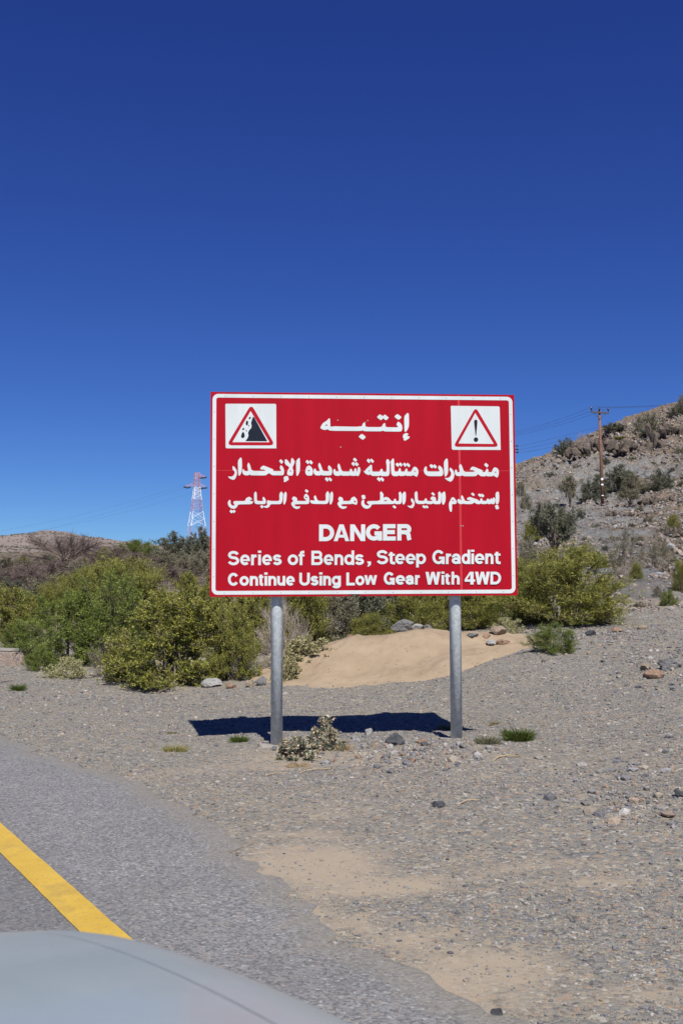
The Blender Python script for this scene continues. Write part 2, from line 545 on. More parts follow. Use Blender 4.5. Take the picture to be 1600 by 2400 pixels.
for px, z in ((-700, 1.8), (0, 2.6), (400, 3.0), (800, 3.0), (1200, 3.4)): cz(px, 60, z)
cp(1250, 1272, 60); cp(1420, 1262, 60); cp(1600, 1258, 60); cp(2300, 1170, 60)
for px, py in ((-700, 1320), (0, 1308), (250, 1300), (450, 1287), (800, 1270), (1220, 1215), (1411, 1200), (1600, 1180), (2300, 1050)): cp(px, py, 90)
for px, py in ((-700, 1310), (0, 1306), (250, 1297), (450, 1290), (800, 1240), (1220, 1140), (1411, 1108), (1600, 1080), (2300, 950)): cp(px, py, 122)
for px, py in ((-700, 1305), (0, 1302), (250, 1296), (450, 1285), (800, 1225), (1100, 1135), (1205, 1105), (1300, 1082), (1350, 1062), (1400, 1030), (1480, 1003), (1530, 992), (1600, 965), (2300, 850)): cp(px, py, 150)
for px, py in ((-700, 1300), (0, 1300), (450, 1290), (800, 1260), (1100, 1180), (1205, 1150), (1400, 1090), (1600, 1030), (2300, 930)): cp(px, py, 260)
for px, py in ((-700, 1268), (-200, 1262), (0, 1265), (60, 1258), (130, 1247), (190, 1258), (250, 1268), (330, 1282), (460, 1272), (800, 1275), (1205, 1210), (1600, 1120), (2300, 1050)): cp(px, py, 500)
for px, py in ((-700, 1300), (0, 1297), (130, 1292), (460, 1292), (800, 1300), (1600, 1230), (2300, 1200)): cp(px, py, 950)
for px in (-700, 0, 800, 1600, 2300): cp(px, 1350, 4000)
CT = np.array(CTRL)
TS = np.array([2.2, 0.55])      # scale of theta and ln R in the spline


def _k(r2): return np.where(r2 > 1e-12, r2 * np.log(r2 + 1e-12), 0.0)


_P = CT[:, :2] * TS
_A = _k(((_P[:, None] - _P[None]) ** 2).sum(-1)) + np.eye(len(_P)) * 1e-5
_Q = np.hstack([np.ones((len(_P), 1)), _P])
_S = np.block([[_A, _Q], [_Q.T, np.zeros((3, 3))]])
_W = np.linalg.solve(_S, np.concatenate([CT[:, 2], np.zeros(3)]))

# road: edge line through (-2.19, 6.45), heading (-.519, .856); lateral distance grows to the right
RO, RD, RN = np.array([-2.209, 6.617]), np.array([-.519, .856]), np.array([.856, .519])


def road_ls(X, Y):
    dx, dy = X - RO[0], Y - RO[1]
    return dx * RN[0] + dy * RN[1], dx * RD[0] + dy * RD[1]


def road_edge(s):
    b = np.interp(s, [-9, -3.9, -3.4, -2.9, -1.95, -.7, .8, 2.05, 3.9, 8], [.9, .86, .86, .76, .95, 1.19, 1.22, 1.01, .87, .95])
    return b + .07 * fbm(s * 1.6, s * 0 + 1.3, 3, 43) + .15 * fbm(s * 7, s * 0 + 5.3, 4, 45)


def hill_masks(X, Y):
    th, R = np.arctan2(X, Y), np.hypot(X, Y)
    hill = sstep(23, 34, R + 9 * (fbm(X * .12, Y * .12, 3, 5)) - 8 * sstep(.06, .3, th) * 0)
    far = sstep(230, 330, R) * sstep(.0, -.08, th)
    right = sstep(.05, .16, th)
    return hill, far, right, th, R


def ground_z(X, Y, detail=True):
    X, Y = np.asarray(X, float), np.asarray(Y, float)
    sh = X.shape
    X, Y = X.ravel(), Y.ravel()
    R = np.maximum(np.hypot(X, Y), .3)
    th = np.arctan2(X, Y)
    back = sstep(1.1, 2.0, np.abs(th))
    tc = np.clip(th, -.62, .62)
    out = np.empty(len(X))
    for i in range(0, len(X), 40000):
        q = np.stack([tc[i:i + 40000], np.log(np.maximum(R[i:i + 40000], 2.0))], 1) * TS
        out[i:i + 40000] = _k(((q[:, None] - _P[None]) ** 2).sum(-1)) @ _W[:-3] + _W[-3] + q @ _W[-2:]
    z = out * R * (1 - back)
    lat, s = road_ls(X, Y)
    flat = sstep(1.4, 4.0, lat)                       # dead flat under the road
    z = z * np.maximum(flat, sstep(14, 30, R)) 
    z = np.where(R < 3, z * 0, z)
    if detail:
        hill, far, right, th, R = hill_masks(X, Y)
        rough = flat * (.05 * fbm(X * .7, Y * .7, 4, 11) + .02 * fbm(X * 4, Y * 4, 3, 12))
        rid = lambda f, sd: 1 - 2 * np.abs(vnoise(X * f, Y * f, sd)) * 2
        a = np.clip(R / 110, .25, 1.2)
        rock = a * (.38 * fbm(X * .22, Y * .22, 3, 21) + .55 * rid(.5, 22) * (fbm(X * .1, Y * .1, 2, 29) + .6) + .36 * rid(1.25, 24) * (fbm(X * .3, Y * .3, 2, 28) + .75) + .24 * rid(2.7, 26))
        z = z + rough * (1 - hill) + hill * (1 - far) * rock * (.35 + .65 * right) + far * 5.0 * fbm(X * .02, Y * .02, 5, 31)
    return z.reshape(sh)


def gz(x, y): return float(ground_z(np.array([x]), np.array([y]))[0])


_YS = np.geomspace(3.2, 700, 900)


def hit(px, py, ymin=3.2):
    """where the sight line through a photo pixel meets the ground"""
    x, y = (px - 800) / FPX, (1200 - py) / FPX
    dy, dz = CP - y * SP, SP + y * CP
    X, Z = x / dy * _YS, EYE + dz / dy * _YS
    g = ground_z(X, _YS)
    ok = np.where((Z <= g) & (_YS >= ymin))[0]
    i = ok[0] if len(ok) else len(_YS) - 1
    return Vector((X[i], _YS[i], g[i]))


def sand_mask(x, y):
    sand = np.zeros(len(x))
    for (px, py, rx, ry, rot, k) in ((740, 2040, .42, .75, .1, 1.15), (860, 2085, .70, .28, .2, 1.15), (730, 2130, .34, .5, -.3, 1.1), (850, 2170, .45, .4, .2, 1.1), (960, 2200, .5, .5, .3, 1.1), (1080, 2270, .5, .42, .4, 1.05), (1180, 2340, .35, .3, .5, .75),
                                     (1420, 2070, .70, .22, .25, .85), (1190, 2040, .35, .13, .3, .7), (790, 1905, .5, .35, .1, .55), (1500, 2330, .4, .12, .2, .7), (1380, 2030, .4, .12, .2, .6),
                                     (820, 1775, 1.3, .5, 0, .75), (560, 1800, 1.1, .45, .1, .65), (1050, 1800, 1.2, .3, .1, .5), (300, 1660, 1.6, .5, .1, .35), (1350, 1560, 2.0, .6, .2, .3), (450, 1600, 2.2, .7, 0, .45)):
        p = hit_flat(px, py)
        dx, dy = x - p[0], y - p[1]
        c_, s_ = math.cos(rot), math.sin(rot)
        u, w = (dx * c_ + dy * s_) / rx, (-dx * s_ + dy * c_) / ry
        q = np.sqrt(u * u + w * w) + .9 * fbm(x * 1.3, y * 2.6, 4, 51)
        sand = np.maximum(sand, k * (1 - sstep(.0, 1.55, q)))
    return sand


SLABS = []


def slab_mask(x, y):
    """where smooth blue grey bedrock shows through the rubble"""
    if not SLABS:
        for px, py, rx, ry, k in ((1305, 1235, 8, 9, 1.0), (1390, 1250, 5, 7, .9), (1300, 1165, 12, 14, .85), (1250, 1200, 8, 12, .7), (1480, 1105, 7, 10, .9), (1390, 1205, 4, 5, .9), (1450, 1195, 4, 5, .9), (1290, 1110, 14, 16, .55), (1370, 1110, 9, 12, .5),
                                  (1420, 1345, 2.2, 3, .95), (1385, 1300, 4, 5, .7), (1240, 1290, 5, 6, .6), (1470, 1390, 2.5, 2, .7), (1540, 1370, 3, 2.5, .6)):
            p = hit(px, py); SLABS.append((p.x, p.y, rx, ry, k))
    m = np.zeros(len(x))
    for cx, cy, rx, ry, k in SLABS:
        q = np.sqrt(((x - cx) / rx) ** 2 + ((y - cy) / ry) ** 2)
        m = np.maximum(m, k * (1 - sstep(.35, 1.15, q + .9 * fbm(x * .22, y * .22, 5, 61))))
    return m


def build_ground():
    tin = np.radians(np.linspace(-25, 25, 640))
    tl = np.radians(np.linspace(-180, -25, 70))[:-1]
    tr = np.radians(np.linspace(25, 180, 70))[1:-1]
    th = np.concatenate([tl, tin, tr])
    R = np.concatenate([np.geomspace(.4, 3, 24)[:-1], np.geomspace(3, 24, 240)[:-1], np.geomspace(24, 190, 520)[:-1], np.geomspace(190, 1000, 110)[:-1], np.geomspace(1000, 9000, 20)])
    T, RR = np.meshgrid(th, R)
    X, Y = RR * np.sin(T), RR * np.cos(T)
    Z = ground_z(X, Y)
    nr, nt_ = X.shape
    V = np.stack([X.ravel(), Y.ravel(), Z.ravel()], 1)
    i, j = np.meshgrid(np.arange(nr - 1), np.arange(nt_), indexing='ij')
    j2 = (j + 1) % nt_
    F = np.stack([i * nt_ + j, i * nt_ + j2, (i + 1) * nt_ + j2, (i + 1) * nt_ + j], -1).reshape(-1, 4)[:, ::-1]
    ctr = len(V)
    V = np.vstack([V, [[0, 0, 0]]])
    cap = np.stack([np.full(nt_, ctr), np.arange(nt_), (np.arange(nt_) + 1) % nt_], 1)[:, ::-1]
    x, y = V[:, 0], V[:, 1]
    hill, far, right, tth, rr = hill_masks(x, y)
    # sand drifts lying on the verge, streaked along the direction of traffic turning off the road
    sand = sand_mask(x, y)
    slab = slab_mask(x, y)
    o = link('ground', mesh_np('ground', V, [F, cap], smooth=True, attrs=dict(sand=sand, hill=hill * (1 - far), far=far, slab=slab)), M['ground'])
    tag(o, 'grey gravel ground rising to a stony hillside', kind='structure')


def hit_flat(px, py):
    p = at(px, py, 1.0)
    t = EYE / (EYE - p.z)
    return (p.x * t, t)


build_ground()


# ------------------------------------------------------------------ road
def build_road():
    s = np.linspace(-14, 60, 900)
    e = road_edge(s)
    lat0 = np.concatenate([np.linspace(-7.2, -.3, 16), np.linspace(-.2, .5, 10)])
    fr = np.linspace(0, 1, 16)[1:]
    nl = len(lat0) + len(fr)
    Lg = np.hstack([np.tile(lat0, (len(s), 1)), .5 + (e[:, None] - .5) * fr[None]])
    Sg = np.tile(s[:, None], (1, nl))
    X = RO[0] + RN[0] * Lg + RD[0] * Sg
    Y = RO[1] + RN[1] * Lg + RD[1] * Sg
    Z = ground_z(X, Y) * 0 + ground_z(X, Y) + .012
    Z[:, -1] -= .009                                   # feathered edge
    i, j = np.meshgrid(np.arange(len(s) - 1), np.arange(nl - 1), indexing='ij')
    F = np.stack([i * nl + j, i * nl + j + 1, (i + 1) * nl + j + 1, (i + 1) * nl + j], -1).reshape(-1, 4)
    dust = .8 - .8 * sstep(0, .50, e[:, None] - Lg)
    lane = 1 - sstep(-.1, .1, Lg)
    o = link('road', mesh_np('road', np.stack([X, Y, Z], -1).reshape(-1, 3), F, smooth=True, attrs=dict(dust=dust.ravel(), lane=lane.ravel())), M['asphalt'])
    tag(o, 'grey asphalt road with a crumbling gravel edge', kind='structure')
    # painted edge line, laid over the asphalt
    w = np.linspace(-.165, 0, 6)
    Sg, Lg = np.meshgrid(s, w, indexing='ij')
    Lg = Lg + np.where(np.abs(w + .0825)[None] > .08, .003 * vnoise(Sg * 9, Lg * 30, 71), 0)
    X = RO[0] + RN[0] * Lg + RD[0] * Sg
    Y = RO[1] + RN[1] * Lg + RD[1] * Sg
    Z = ground_z(X, Y) + .017
    i, j = np.meshgrid(np.arange(len(s) - 1), np.arange(5), indexing='ij')
    F = np.stack([i * 6 + j, i * 6 + j + 1, (i + 1) * 6 + j + 1, (i + 1) * 6 + j], -1).reshape(-1, 4)
    o = link('road_marking', mesh_np('road_marking', np.stack([X, Y, Z], -1).reshape(-1, 3), F), M['yellow'])
    tag(o, 'yellow painted edge line along the asphalt', kind='structure')


build_road()


# ------------------------------------------------------------------ loose stones
def ico():
    bm = bmesh.new(); bmesh.ops.create_icosphere(bm, subdivisions=1, radius=1)
    V = np.array([v.co[:] for v in bm.verts]); F = np.array([[v.index for v in f.verts] for f in bm.faces]); bm.free()
    return V, F


IV, IF = ico()
PAL = np.array([(.15, .15, .16), (.18, .178, .18), (.12, .122, .132), (.21, .20, .18), (.26, .228, .185), (.25, .19, .15), (.32, .30, .28), (.215, .213, .22), (.09, .09, .098), (.26, .21, .165), (.33, .32, .31)])
PALW = np.array([.15, .16, .08, .17, .13, .07, .07, .11, .02, .03, .01])


def stones(name, X, Y, size, label, mat, pal=PAL, palw=PALW, sink=.25, r=None, flat=.62):
    r = r or np.random.default_rng(3)
    n = len(X)
    Z = ground_z(X, Y)
    sc = size[:, None] * r.uniform(.6, 1.25, (n, 3)) * np.array([1, 1, flat])
    jit = r.uniform(.72, 1.22, (n, len(IV), 1))
    V = IV[None] * jit * sc[:, None]
    a = r.uniform(0, 2 * np.pi, n)
    c, s = np.cos(a)[:, None], np.sin(a)[:, None]
    V = np.stack([V[..., 0] * c - V[..., 1] * s, V[..., 0] * s + V[..., 1] * c, V[..., 2]], -1)
    V += np.stack([X, Y, Z + size * flat * (1 - 2 * sink) * .5], 1)[:, None]
    F = IF[None] + (np.arange(n) * len(IV))[:, None, None]
    ci = r.choice(len(pal), n, p=palw / palw.sum())
    col = pal[ci] * r.uniform(.8, 1.2, (n, 1))
    col = np.repeat(col, len(IV), 0)
    o = link(name, mesh_np(name, V.reshape(-1, 3), F.reshape(-1, 3), col), mat)
    return tag(o, label, kind='stuff')


def scatter_gravel():
    r = np.random.default_rng(11)
    n = 150000
    th = r.uniform(-.40, .42, n)
    R = np.exp(r.uniform(np.log(3.3), np.log(26), n))
    X, Y = R * np.sin(th), R * np.cos(th)
    lat, s = road_ls(X, Y)
    over = lat - road_edge(s)
    keep = over > .02 - r.exponential(.13, n)
    dens = sstep(.15, .65, fbm(X * .5, Y * .8, 4, 77) + .55)
    keep &= r.uniform(0, 1, n) < (.25 + .75 * dens) * (1 - .85 * np.clip(sand_mask(X, Y) * 1.3, 0, 1))
    X, Y, R = X[keep], Y[keep], R[keep]
    size = .0042 * (1 + r.pareto(3.0, len(X))).clip(1, 4) * np.clip((R / 6) ** .6, .8, 2.3)
    stones('gravel', X, Y, size, 'loose grey and tan gravel scattered over the verge', M['stones'], r=r)
    # coarse strip of rubble at the foot of the sign and towards the right
    n = 4000
    px = np.concatenate([r.normal(930, 130, 900), r.normal(1530, 70, 500), r.uniform(1230, 1640, 900), r.normal(1480, 110, 500), r.uniform(-20, 420, 400), r.normal(1430, 70, 800)])
    py = np.concatenate([r.normal(1765, 24, 900), r.normal(1560, 30, 500), r.uniform(1425, 1560, 900), r.normal(1860, 70, 500), r.uniform(1560, 1680, 400), r.normal(1490, 13, 800)])
    P = np.array([hit(a, b)[:2] for a, b in zip(px, py)])
    size = .0105 * (1 + r.pareto(2.6, n)).clip(1, 4.5)
    stones('rubble', P[:, 0], P[:, 1], size, 'coarse broken stones lying round the sign posts and along the slope', M['stones'], r=r, sink=.15,
           palw=np.array([.16, .15, .06, .12, .14, .12, .12, .12, .04, .08, .06]))


scatter_gravel()


def scatter_hill():
    r = np.random.default_rng(21)
    n = 80000
    th = r.uniform(.09, .44, n)
    R = r.uniform(24, 165, n) ** 1.0
    X, Y = R * np.sin(th), R * np.cos(th)
    keep = r.uniform(0, 1, n) < (.2 + .8 * sstep(.0, .5, fbm(X * .12, Y * .12, 3, 83) + .25)) * (1 - .85 * slab_mask(X, Y))
    X, Y, R = X[keep], Y[keep], R[keep]
    size = (.05 + .0012 * R) * (1 + r.pareto(3.2, len(X))).clip(1, 2.4) * .50
    pal = 1.3 * np.array([.96, 1, 1.05]) * np.array([(.18, .145, .12), (.215, .172, .138), (.13, .108, .095), (.19, .175, .166), (.255, .202, .158), (.085, .073, .066), (.20, .20, .21), (.27, .19, .13)])
    stones('hill_rubble', X, Y, size, 'brown and grey broken rock strewn over the hillside', M['rubble'], pal=pal, palw=np.array([.22, .2, .18, .12, .1, .1, .06, .02]), r=r, sink=.2, flat=.75)
    # larger angular blocks among it
    n = 5200
    th = r.uniform(.09, .44, n); R = r.uniform(34, 160, n)
    X, Y = R * np.sin(th), R * np.cos(th)
    keep = r.uniform(0, 1, n) < sstep(-.1, .45, fbm(X * .09, Y * .09, 3, 87)) * (1 - .9 * slab_mask(X, Y))
    X, Y, R = X[keep], Y[keep], R[keep]
    size = (.05 + .0017 * R) * (1 + r.pareto(3.0, len(X))).clip(1, 2.6) * .8
    stones('hill_boulders', X, Y, size, 'larger broken blocks standing out of the hillside rubble', M['rubble'], pal=pal * .85, palw=np.array([.22, .14, .24, .12, .06, .2, .06, .02]), r=r, sink=.12, flat=.9)
    # dark dots of scrub on the bare hills far off
    n = 6000
    th = r.uniform(-.46, -.06, n); R = r.uniform(260, 520, n)
    X, Y = R * np.sin(th), R * np.cos(th)
    stones('distant_scrub', X, Y, r.uniform(.2, .55, n), 'tiny dark shrubs dotting the distant mauve hills', M['rubble'], pal=np.array([(.10, .095, .075), (.13, .11, .095), (.085, .085, .06)]), palw=np.array([1., 1, 1]), r=r, flat=.8)


scatter_hill()


# ------------------------------------------------------------------ sand heap
def build_heap():
    cx, cy = 1.02, 17.3
    n, k = 220, 120
    u, v = np.meshgrid(np.linspace(-3.4, 3.4, n), np.linspace(-2.4, 2.6, k))
    X, Y = cx + u, cy + v + .16 * u
    g = ground_z(X, Y, False)
    wob = .20 * fbm(X * .7, Y * .7, 3, 91) + .07 * fbm(X * 3.5, Y * 3.5, 3, 92)
    a = np.maximum(np.abs(u + .12) - .55, 0) / np.where(u > 0, 2.25, 2.05)
    q = np.sqrt(a * a + (v / 1.75) ** 2 + .012) + wob * .8
    h = .66 * np.clip(1.06 - q, 0, 1) ** 1.12
    h = h + .05 * (fbm(X * 1.5, Y * 2.2, 4, 93)) * sstep(.02, .2, h)
    for du, dv, rr, dd in ((-.5, -.9, .35, .07), (.7, -.7, .4, .06), (1.4, -.5, .3, .05), (.1, -1.1, .3, .05)):   # little slumps on the near flank
        d = np.sqrt((u - du) ** 2 + ((v - dv) * .7) ** 2) / rr
        h = h - dd * np.exp(-d * d) * sstep(.05, .2, h)
    h += (.012 * fbm(X * 14, Y * 14, 3, 95) + .030 * fbm(X * 4.5, Y * 4.5, 3, 96)) * sstep(.01, .06, h)
    Z = g + h - .05
    V = np.stack([X, Y, Z], -1).reshape(-1, 3)
    i, j = np.meshgrid(np.arange(k - 1), np.arange(n - 1), indexing='ij')
    F = np.stack([i * n + j, i * n + j + 1, (i + 1) * n + j + 1, (i + 1) * n + j], -1).reshape(-1, 4)
    o = link('sand_heap', mesh_np('sand_heap', V, F, smooth=True), M['sand'])
    tag(o, 'low heap of tan sand between the sign posts and the bushes', 'sand heap')


build_heap()
from mathutils.bvhtree import BVHTree
_hm = bpy.data.objects['sand_heap'].data
_HB = BVHTree.FromPolygons([v.co[:] for v in _hm.vertices], [p.vertices[:] for p in _hm.polygons])


def heap_hit(px, py):
    d = at(px, py, 1.0) - Vector((0, 0, EYE))
    q = _HB.ray_cast(Vector((0, 0, EYE)), d.normalized())[0]
    return q if q is not None else hit(px, py)


# ------------------------------------------------------------------ sign
YAW, ROLL = 0.0759169, 0.0043134
SW, SH = 3.0, 1.9913
SCEN = Vector((0.227642, 9.773043, 2.433750))
PXC = np.array([[493.3, 918.2], [1203.1, 925.6], [1213, 1396.2], [492.1, 1398.0]])
LOC = np.array([[-SW / 2, SH / 2], [SW / 2, SH / 2], [SW / 2, -SH / 2], [-SW / 2, -SH / 2]])
_r = []
for (x, y), (u, v) in zip(PXC, LOC):
    _r.append([x, y, 1, 0, 0, 0, -u * x, -u * y, u]); _r.append([0, 0, 0, x, y, 1, -v * x, -v * y, v])
_r = np.array(_r)
_Hm = np.append(np.linalg.solve(_r[:, :8], _r[:, 8]), 1).reshape(3, 3)


def uv(x, y):
    q = _Hm @ np.array([x, y, 1.0])
    return float(q[0] / q[2]), float(q[1] / q[2])


class Film:
    """flat film shapes on the sign face, each a hair proud of the last so that none coincide"""
    def __init__(s, base): s.mb, s.d, s.b = MB(), base, base

    def px(s, P, mi=0):
        s.loc([uv(*p) for p in P], mi)

    def loc(s, P, mi=0):
        s.mb.poly([(u, -s.d, v) for u, v in P], mi)
        s.d += .00012


def ribbon(P, w):
    P = [np.array(p, float) for p in P]
    Lf, Rt = [], []
    for i in range(len(P)):
        a = P[i] - P[i - 1] if i else P[1] - P[0]
        b = P[i + 1] - P[i] if i < len(P) - 1 else a
        a, b = a / (np.linalg.norm(a) + 1e-9), b / (np.linalg.norm(b) + 1e-9)
        na, nb = np.array([-a[1], a[0]]), np.array([-b[1], b[0]])
        m = na + nb
        m = m / (np.linalg.norm(m) + 1e-9)
        k = min(1 / max(m @ na, .35), 2.0)
        Lf.append(P[i] + m * k * w / 2); Rt.append(P[i] - m * k * w / 2)
    return Lf + Rt[::-1]


def strip(film, P, w, loc=False):
    P = [p for i, p in enumerate(P) if i == 0 or math.hypot(p[0] - P[i - 1][0], p[1] - P[i - 1][1]) > .02]
    R_ = ribbon(P, w)
    n = len(R_) // 2
    Q = R_ if loc else [uv(*p) for p in R_]
    film.mb.add([(u, -film.d, v) for u, v in Q], [(i, i + 1, 2 * n - 2 - i, 2 * n - 1 - i) for i in range(n - 1)])
    film.d += .00012


def arc(cx, cy, rx, ry, a0, a1, n=12):
    return [(cx + rx * math.cos(math.radians(a0 + (a1 - a0) * i / n)), cy + ry * math.sin(math.radians(a0 + (a1 - a0) * i / n))) for i in range(n + 1)]


# strokes in a unit box (0..1 between stroke centre lines); 'q' = square end caps, 'b' = butt, 'P' = polygon in the outer box
_bowl = arc(.5, .5, .5, .5, 0, 360, 24)
GL = {
    'D': [('q', [(0, 0), (0, 1)]), ('b', [(0, 1)] + arc(.42, .5, .58, .5, 90, -90, 16) + [(0, 0)])],
    'A': [('P', [(0, 0), (.365, 1), (.60, 1), (.25, 0)]), ('P', [(.40, 1), (.635, 1), (1, 0), (.75, 0)]), ('P', [(.25, .21), (.75, .21), (.68, .38), (.32, .38)])],
    'N': [('q', [(0, 0), (0, 1)]), ('q', [(1, 0), (1, 1)]), ('P', [(0, 1), (.29, 1), (1, 0), (.71, 0)])],
    'G': [('b', arc(.5, .5, .5, .5, 38, 325, 22)), ('q', [(1, .42), (1, 0)]), ('b', [(1.12, .42), (.55, .42)])],
    'E': [('q', [(0, 0), (0, 1)]), ('b', [(0, 1), (1.12, 1)]), ('b', [(0, .52), (1.05, .52)]), ('b', [(0, 0), (1.15, 0)])],
    'R': [('q', [(0, 0), (0, 1)]), ('b', [(0, 1)] + arc(.66, .755, .30, .245, 90, -90, 10) + [(0, .51)]), ('b', [(.55, .5), (.80, .44), (.90, .28), (.92, .08), (1.0, -.13)])],
    'S': [('b', arc(.5, .765, .46, .235, 12, 270, 14) + arc(.5, .265, .5, .265, 90, -165, 14))],
    'e': [('b', [(0.02, .47), (1.1, .47)], .66), ('b', [(1, .34)] + arc(.5, .5, .5, .5, 0, 316, 22))],
    'r': [('q', [(0, 0), (0, 1)]), ('b', [(0, .55), (.15, .82), (.5, .97), (1.3, 1.0)])],
    'i': [('q', [(.5, 0), (.5, 1)])],
    'o': [('b', _bowl)],
    'f': [('b', [(.35, -.12), (.35, .80), (.45, .95), (.75, 1), (1.3, 1)]), ('P', [(0, .75), (.98, .75), (.98, .60), (0, .60)])],
    'B': [('q', [(0, 0), (0, 1)]), ('b', [(0, 1)] + arc(.62, .765, .30, .235, 90, -90, 10) + [(0, .53)]), ('b', [(0, .53)] + arc(.66, .265, .34, .265, 90, -90, 10) + [(0, 0)])],
    'n': [('q', [(0, 0), (0, 1)]), ('b', [(0, .6), (.12, .84), (.35, .98), (.62, 1), (.88, .90), (1, .68), (1, -.18)])],
    'h': [('q', [(0, 0), (0, 1.48)]), ('b', [(0, .6), (.12, .84), (.35, .98), (.62, 1), (.88, .90), (1, .68), (1, -.18)])],
    'd': [('q', [(1, 0), (1, 1.48)]), ('b', arc(.5, .5, .5, .5, 0, 360, 24))],
    't': [('b', [(.35, 1.38), (.35, .25), (.45, .05), (.75, -.02), (1.4, -.02)]), ('P', [(0, 1), (.98, 1), (.98, .79), (0, .79)])],
    'p': [('q', [(0, -.42), (0, 1)]), ('b', arc(.5, .5, .5, .5, 0, 360, 24))],
    'a': [('b', [(.06, .70)] + arc(.46, .68, .44, .32, 165, 0, 10) + [(.9, .15), (1.0, -.12)]), ('b', arc(.44, .27, .44, .27, 0, 360, 18))],
    'C': [('b', arc(.5, .5, .5, .5, 36, 324, 22))],
    'u': [('q', [(1, 0), (1, 1)]), ('b', [(1, .4), (.88, .16), (.65, .02), (.38, 0), (.12, .10), (0, .32), (0, 1.18)])],
    'g': [('q', [(1, .1), (1, 1)]), ('b', arc(.5, .5, .5, .5, 0, 360, 24)), ('b', [(1, .3), (1, -.12)] + arc(.5, -.14, .5, .27, 0, -160, 10))],
    'L': [('q', [(0, 0), (0, 1)]), ('b', [(0, 0), (1.15, 0)])],
    'U': [('b', [(0, 1.12), (0, .32)] + arc(.5, .32, .5, .32, 180, 360, 12) + [(1, 1.12)])],
    'W': [('P', [(0, 1), (.215, 1), (.36, 0), (.17, 0)]), ('P', [(.17, 0), (.36, 0), (.585, 1), (.40, 1)]), ('P', [(.415, 1), (.60, 1), (.83, 0), (.64, 0)]), ('P', [(.64, 0), (.83, 0), (1, 1), (.785, 1)])],
    '4': [('P', [(.55, 0), (.86, 0), (.86, 1), (.55, 1)]), ('P', [(0, .22), (1, .22), (1, .40), (0, .40)]), ('P', [(0, .40), (.22, .40), (.72, 1), (.50, 1)])],
}
GL['s'] = GL['S']; GL['w'] = GL['W']


def glyph(film, ch, x0, x1, yb, yt, w, ytilt=0.0):
    """one Latin letter inside its measured box: x0..x1, base yb, top yt in photo pixels"""
    if ch == ',':
        m = (x0 + x1) / 2
        film.px([(x0, yb - w * 1.05), (x1, yb - w * 1.05), (x1, yb), (m + .5, yb + w * .75), (x0 + .5, yb + w * .9), (x0 + w * .5, yb)])
        return
    w0 = w
    for kind, P, *fac in GL[ch]:
        w = w0
        if kind == 'P':
            film.px([(x0 + u * (x1 - x0), yb + v * (yt - yb)) for u, v in P]); continue
        cx = lambda u: x0 + w / 2 + u * (x1 - x0 - w)
        cy = lambda v: yb - w / 2 + v * (yt - yb + w)
        Q = [(cx(u), cy(v)) for u, v in P]
        w = w0 * (fac[0] if fac else 1)
        if kind == 'q':
            for k, o in ((0, 1), (-1, -2)):
                a, b = np.array(Q[k]), np.array(Q[o])
                d = (a - b) / np.linalg.norm(a - b)
                Q[k] = tuple(a + d * w / 2)
        if np.hypot(Q[0][0] - Q[-1][0], Q[0][1] - Q[-1][1]) < .05:
            Q = Q + Q[1:2]
            Q[0] = tuple((np.array(Q[0]) + np.array(Q[1])) / 2); Q[-1] = Q[0]
        strip(film, Q, w)
    if ch == 'i':
        top = yb + (yt - yb) * 1.36
        film.px([(x0, top), (x1, top), (x1, top + w * .8), (x0, top + w * .8)])


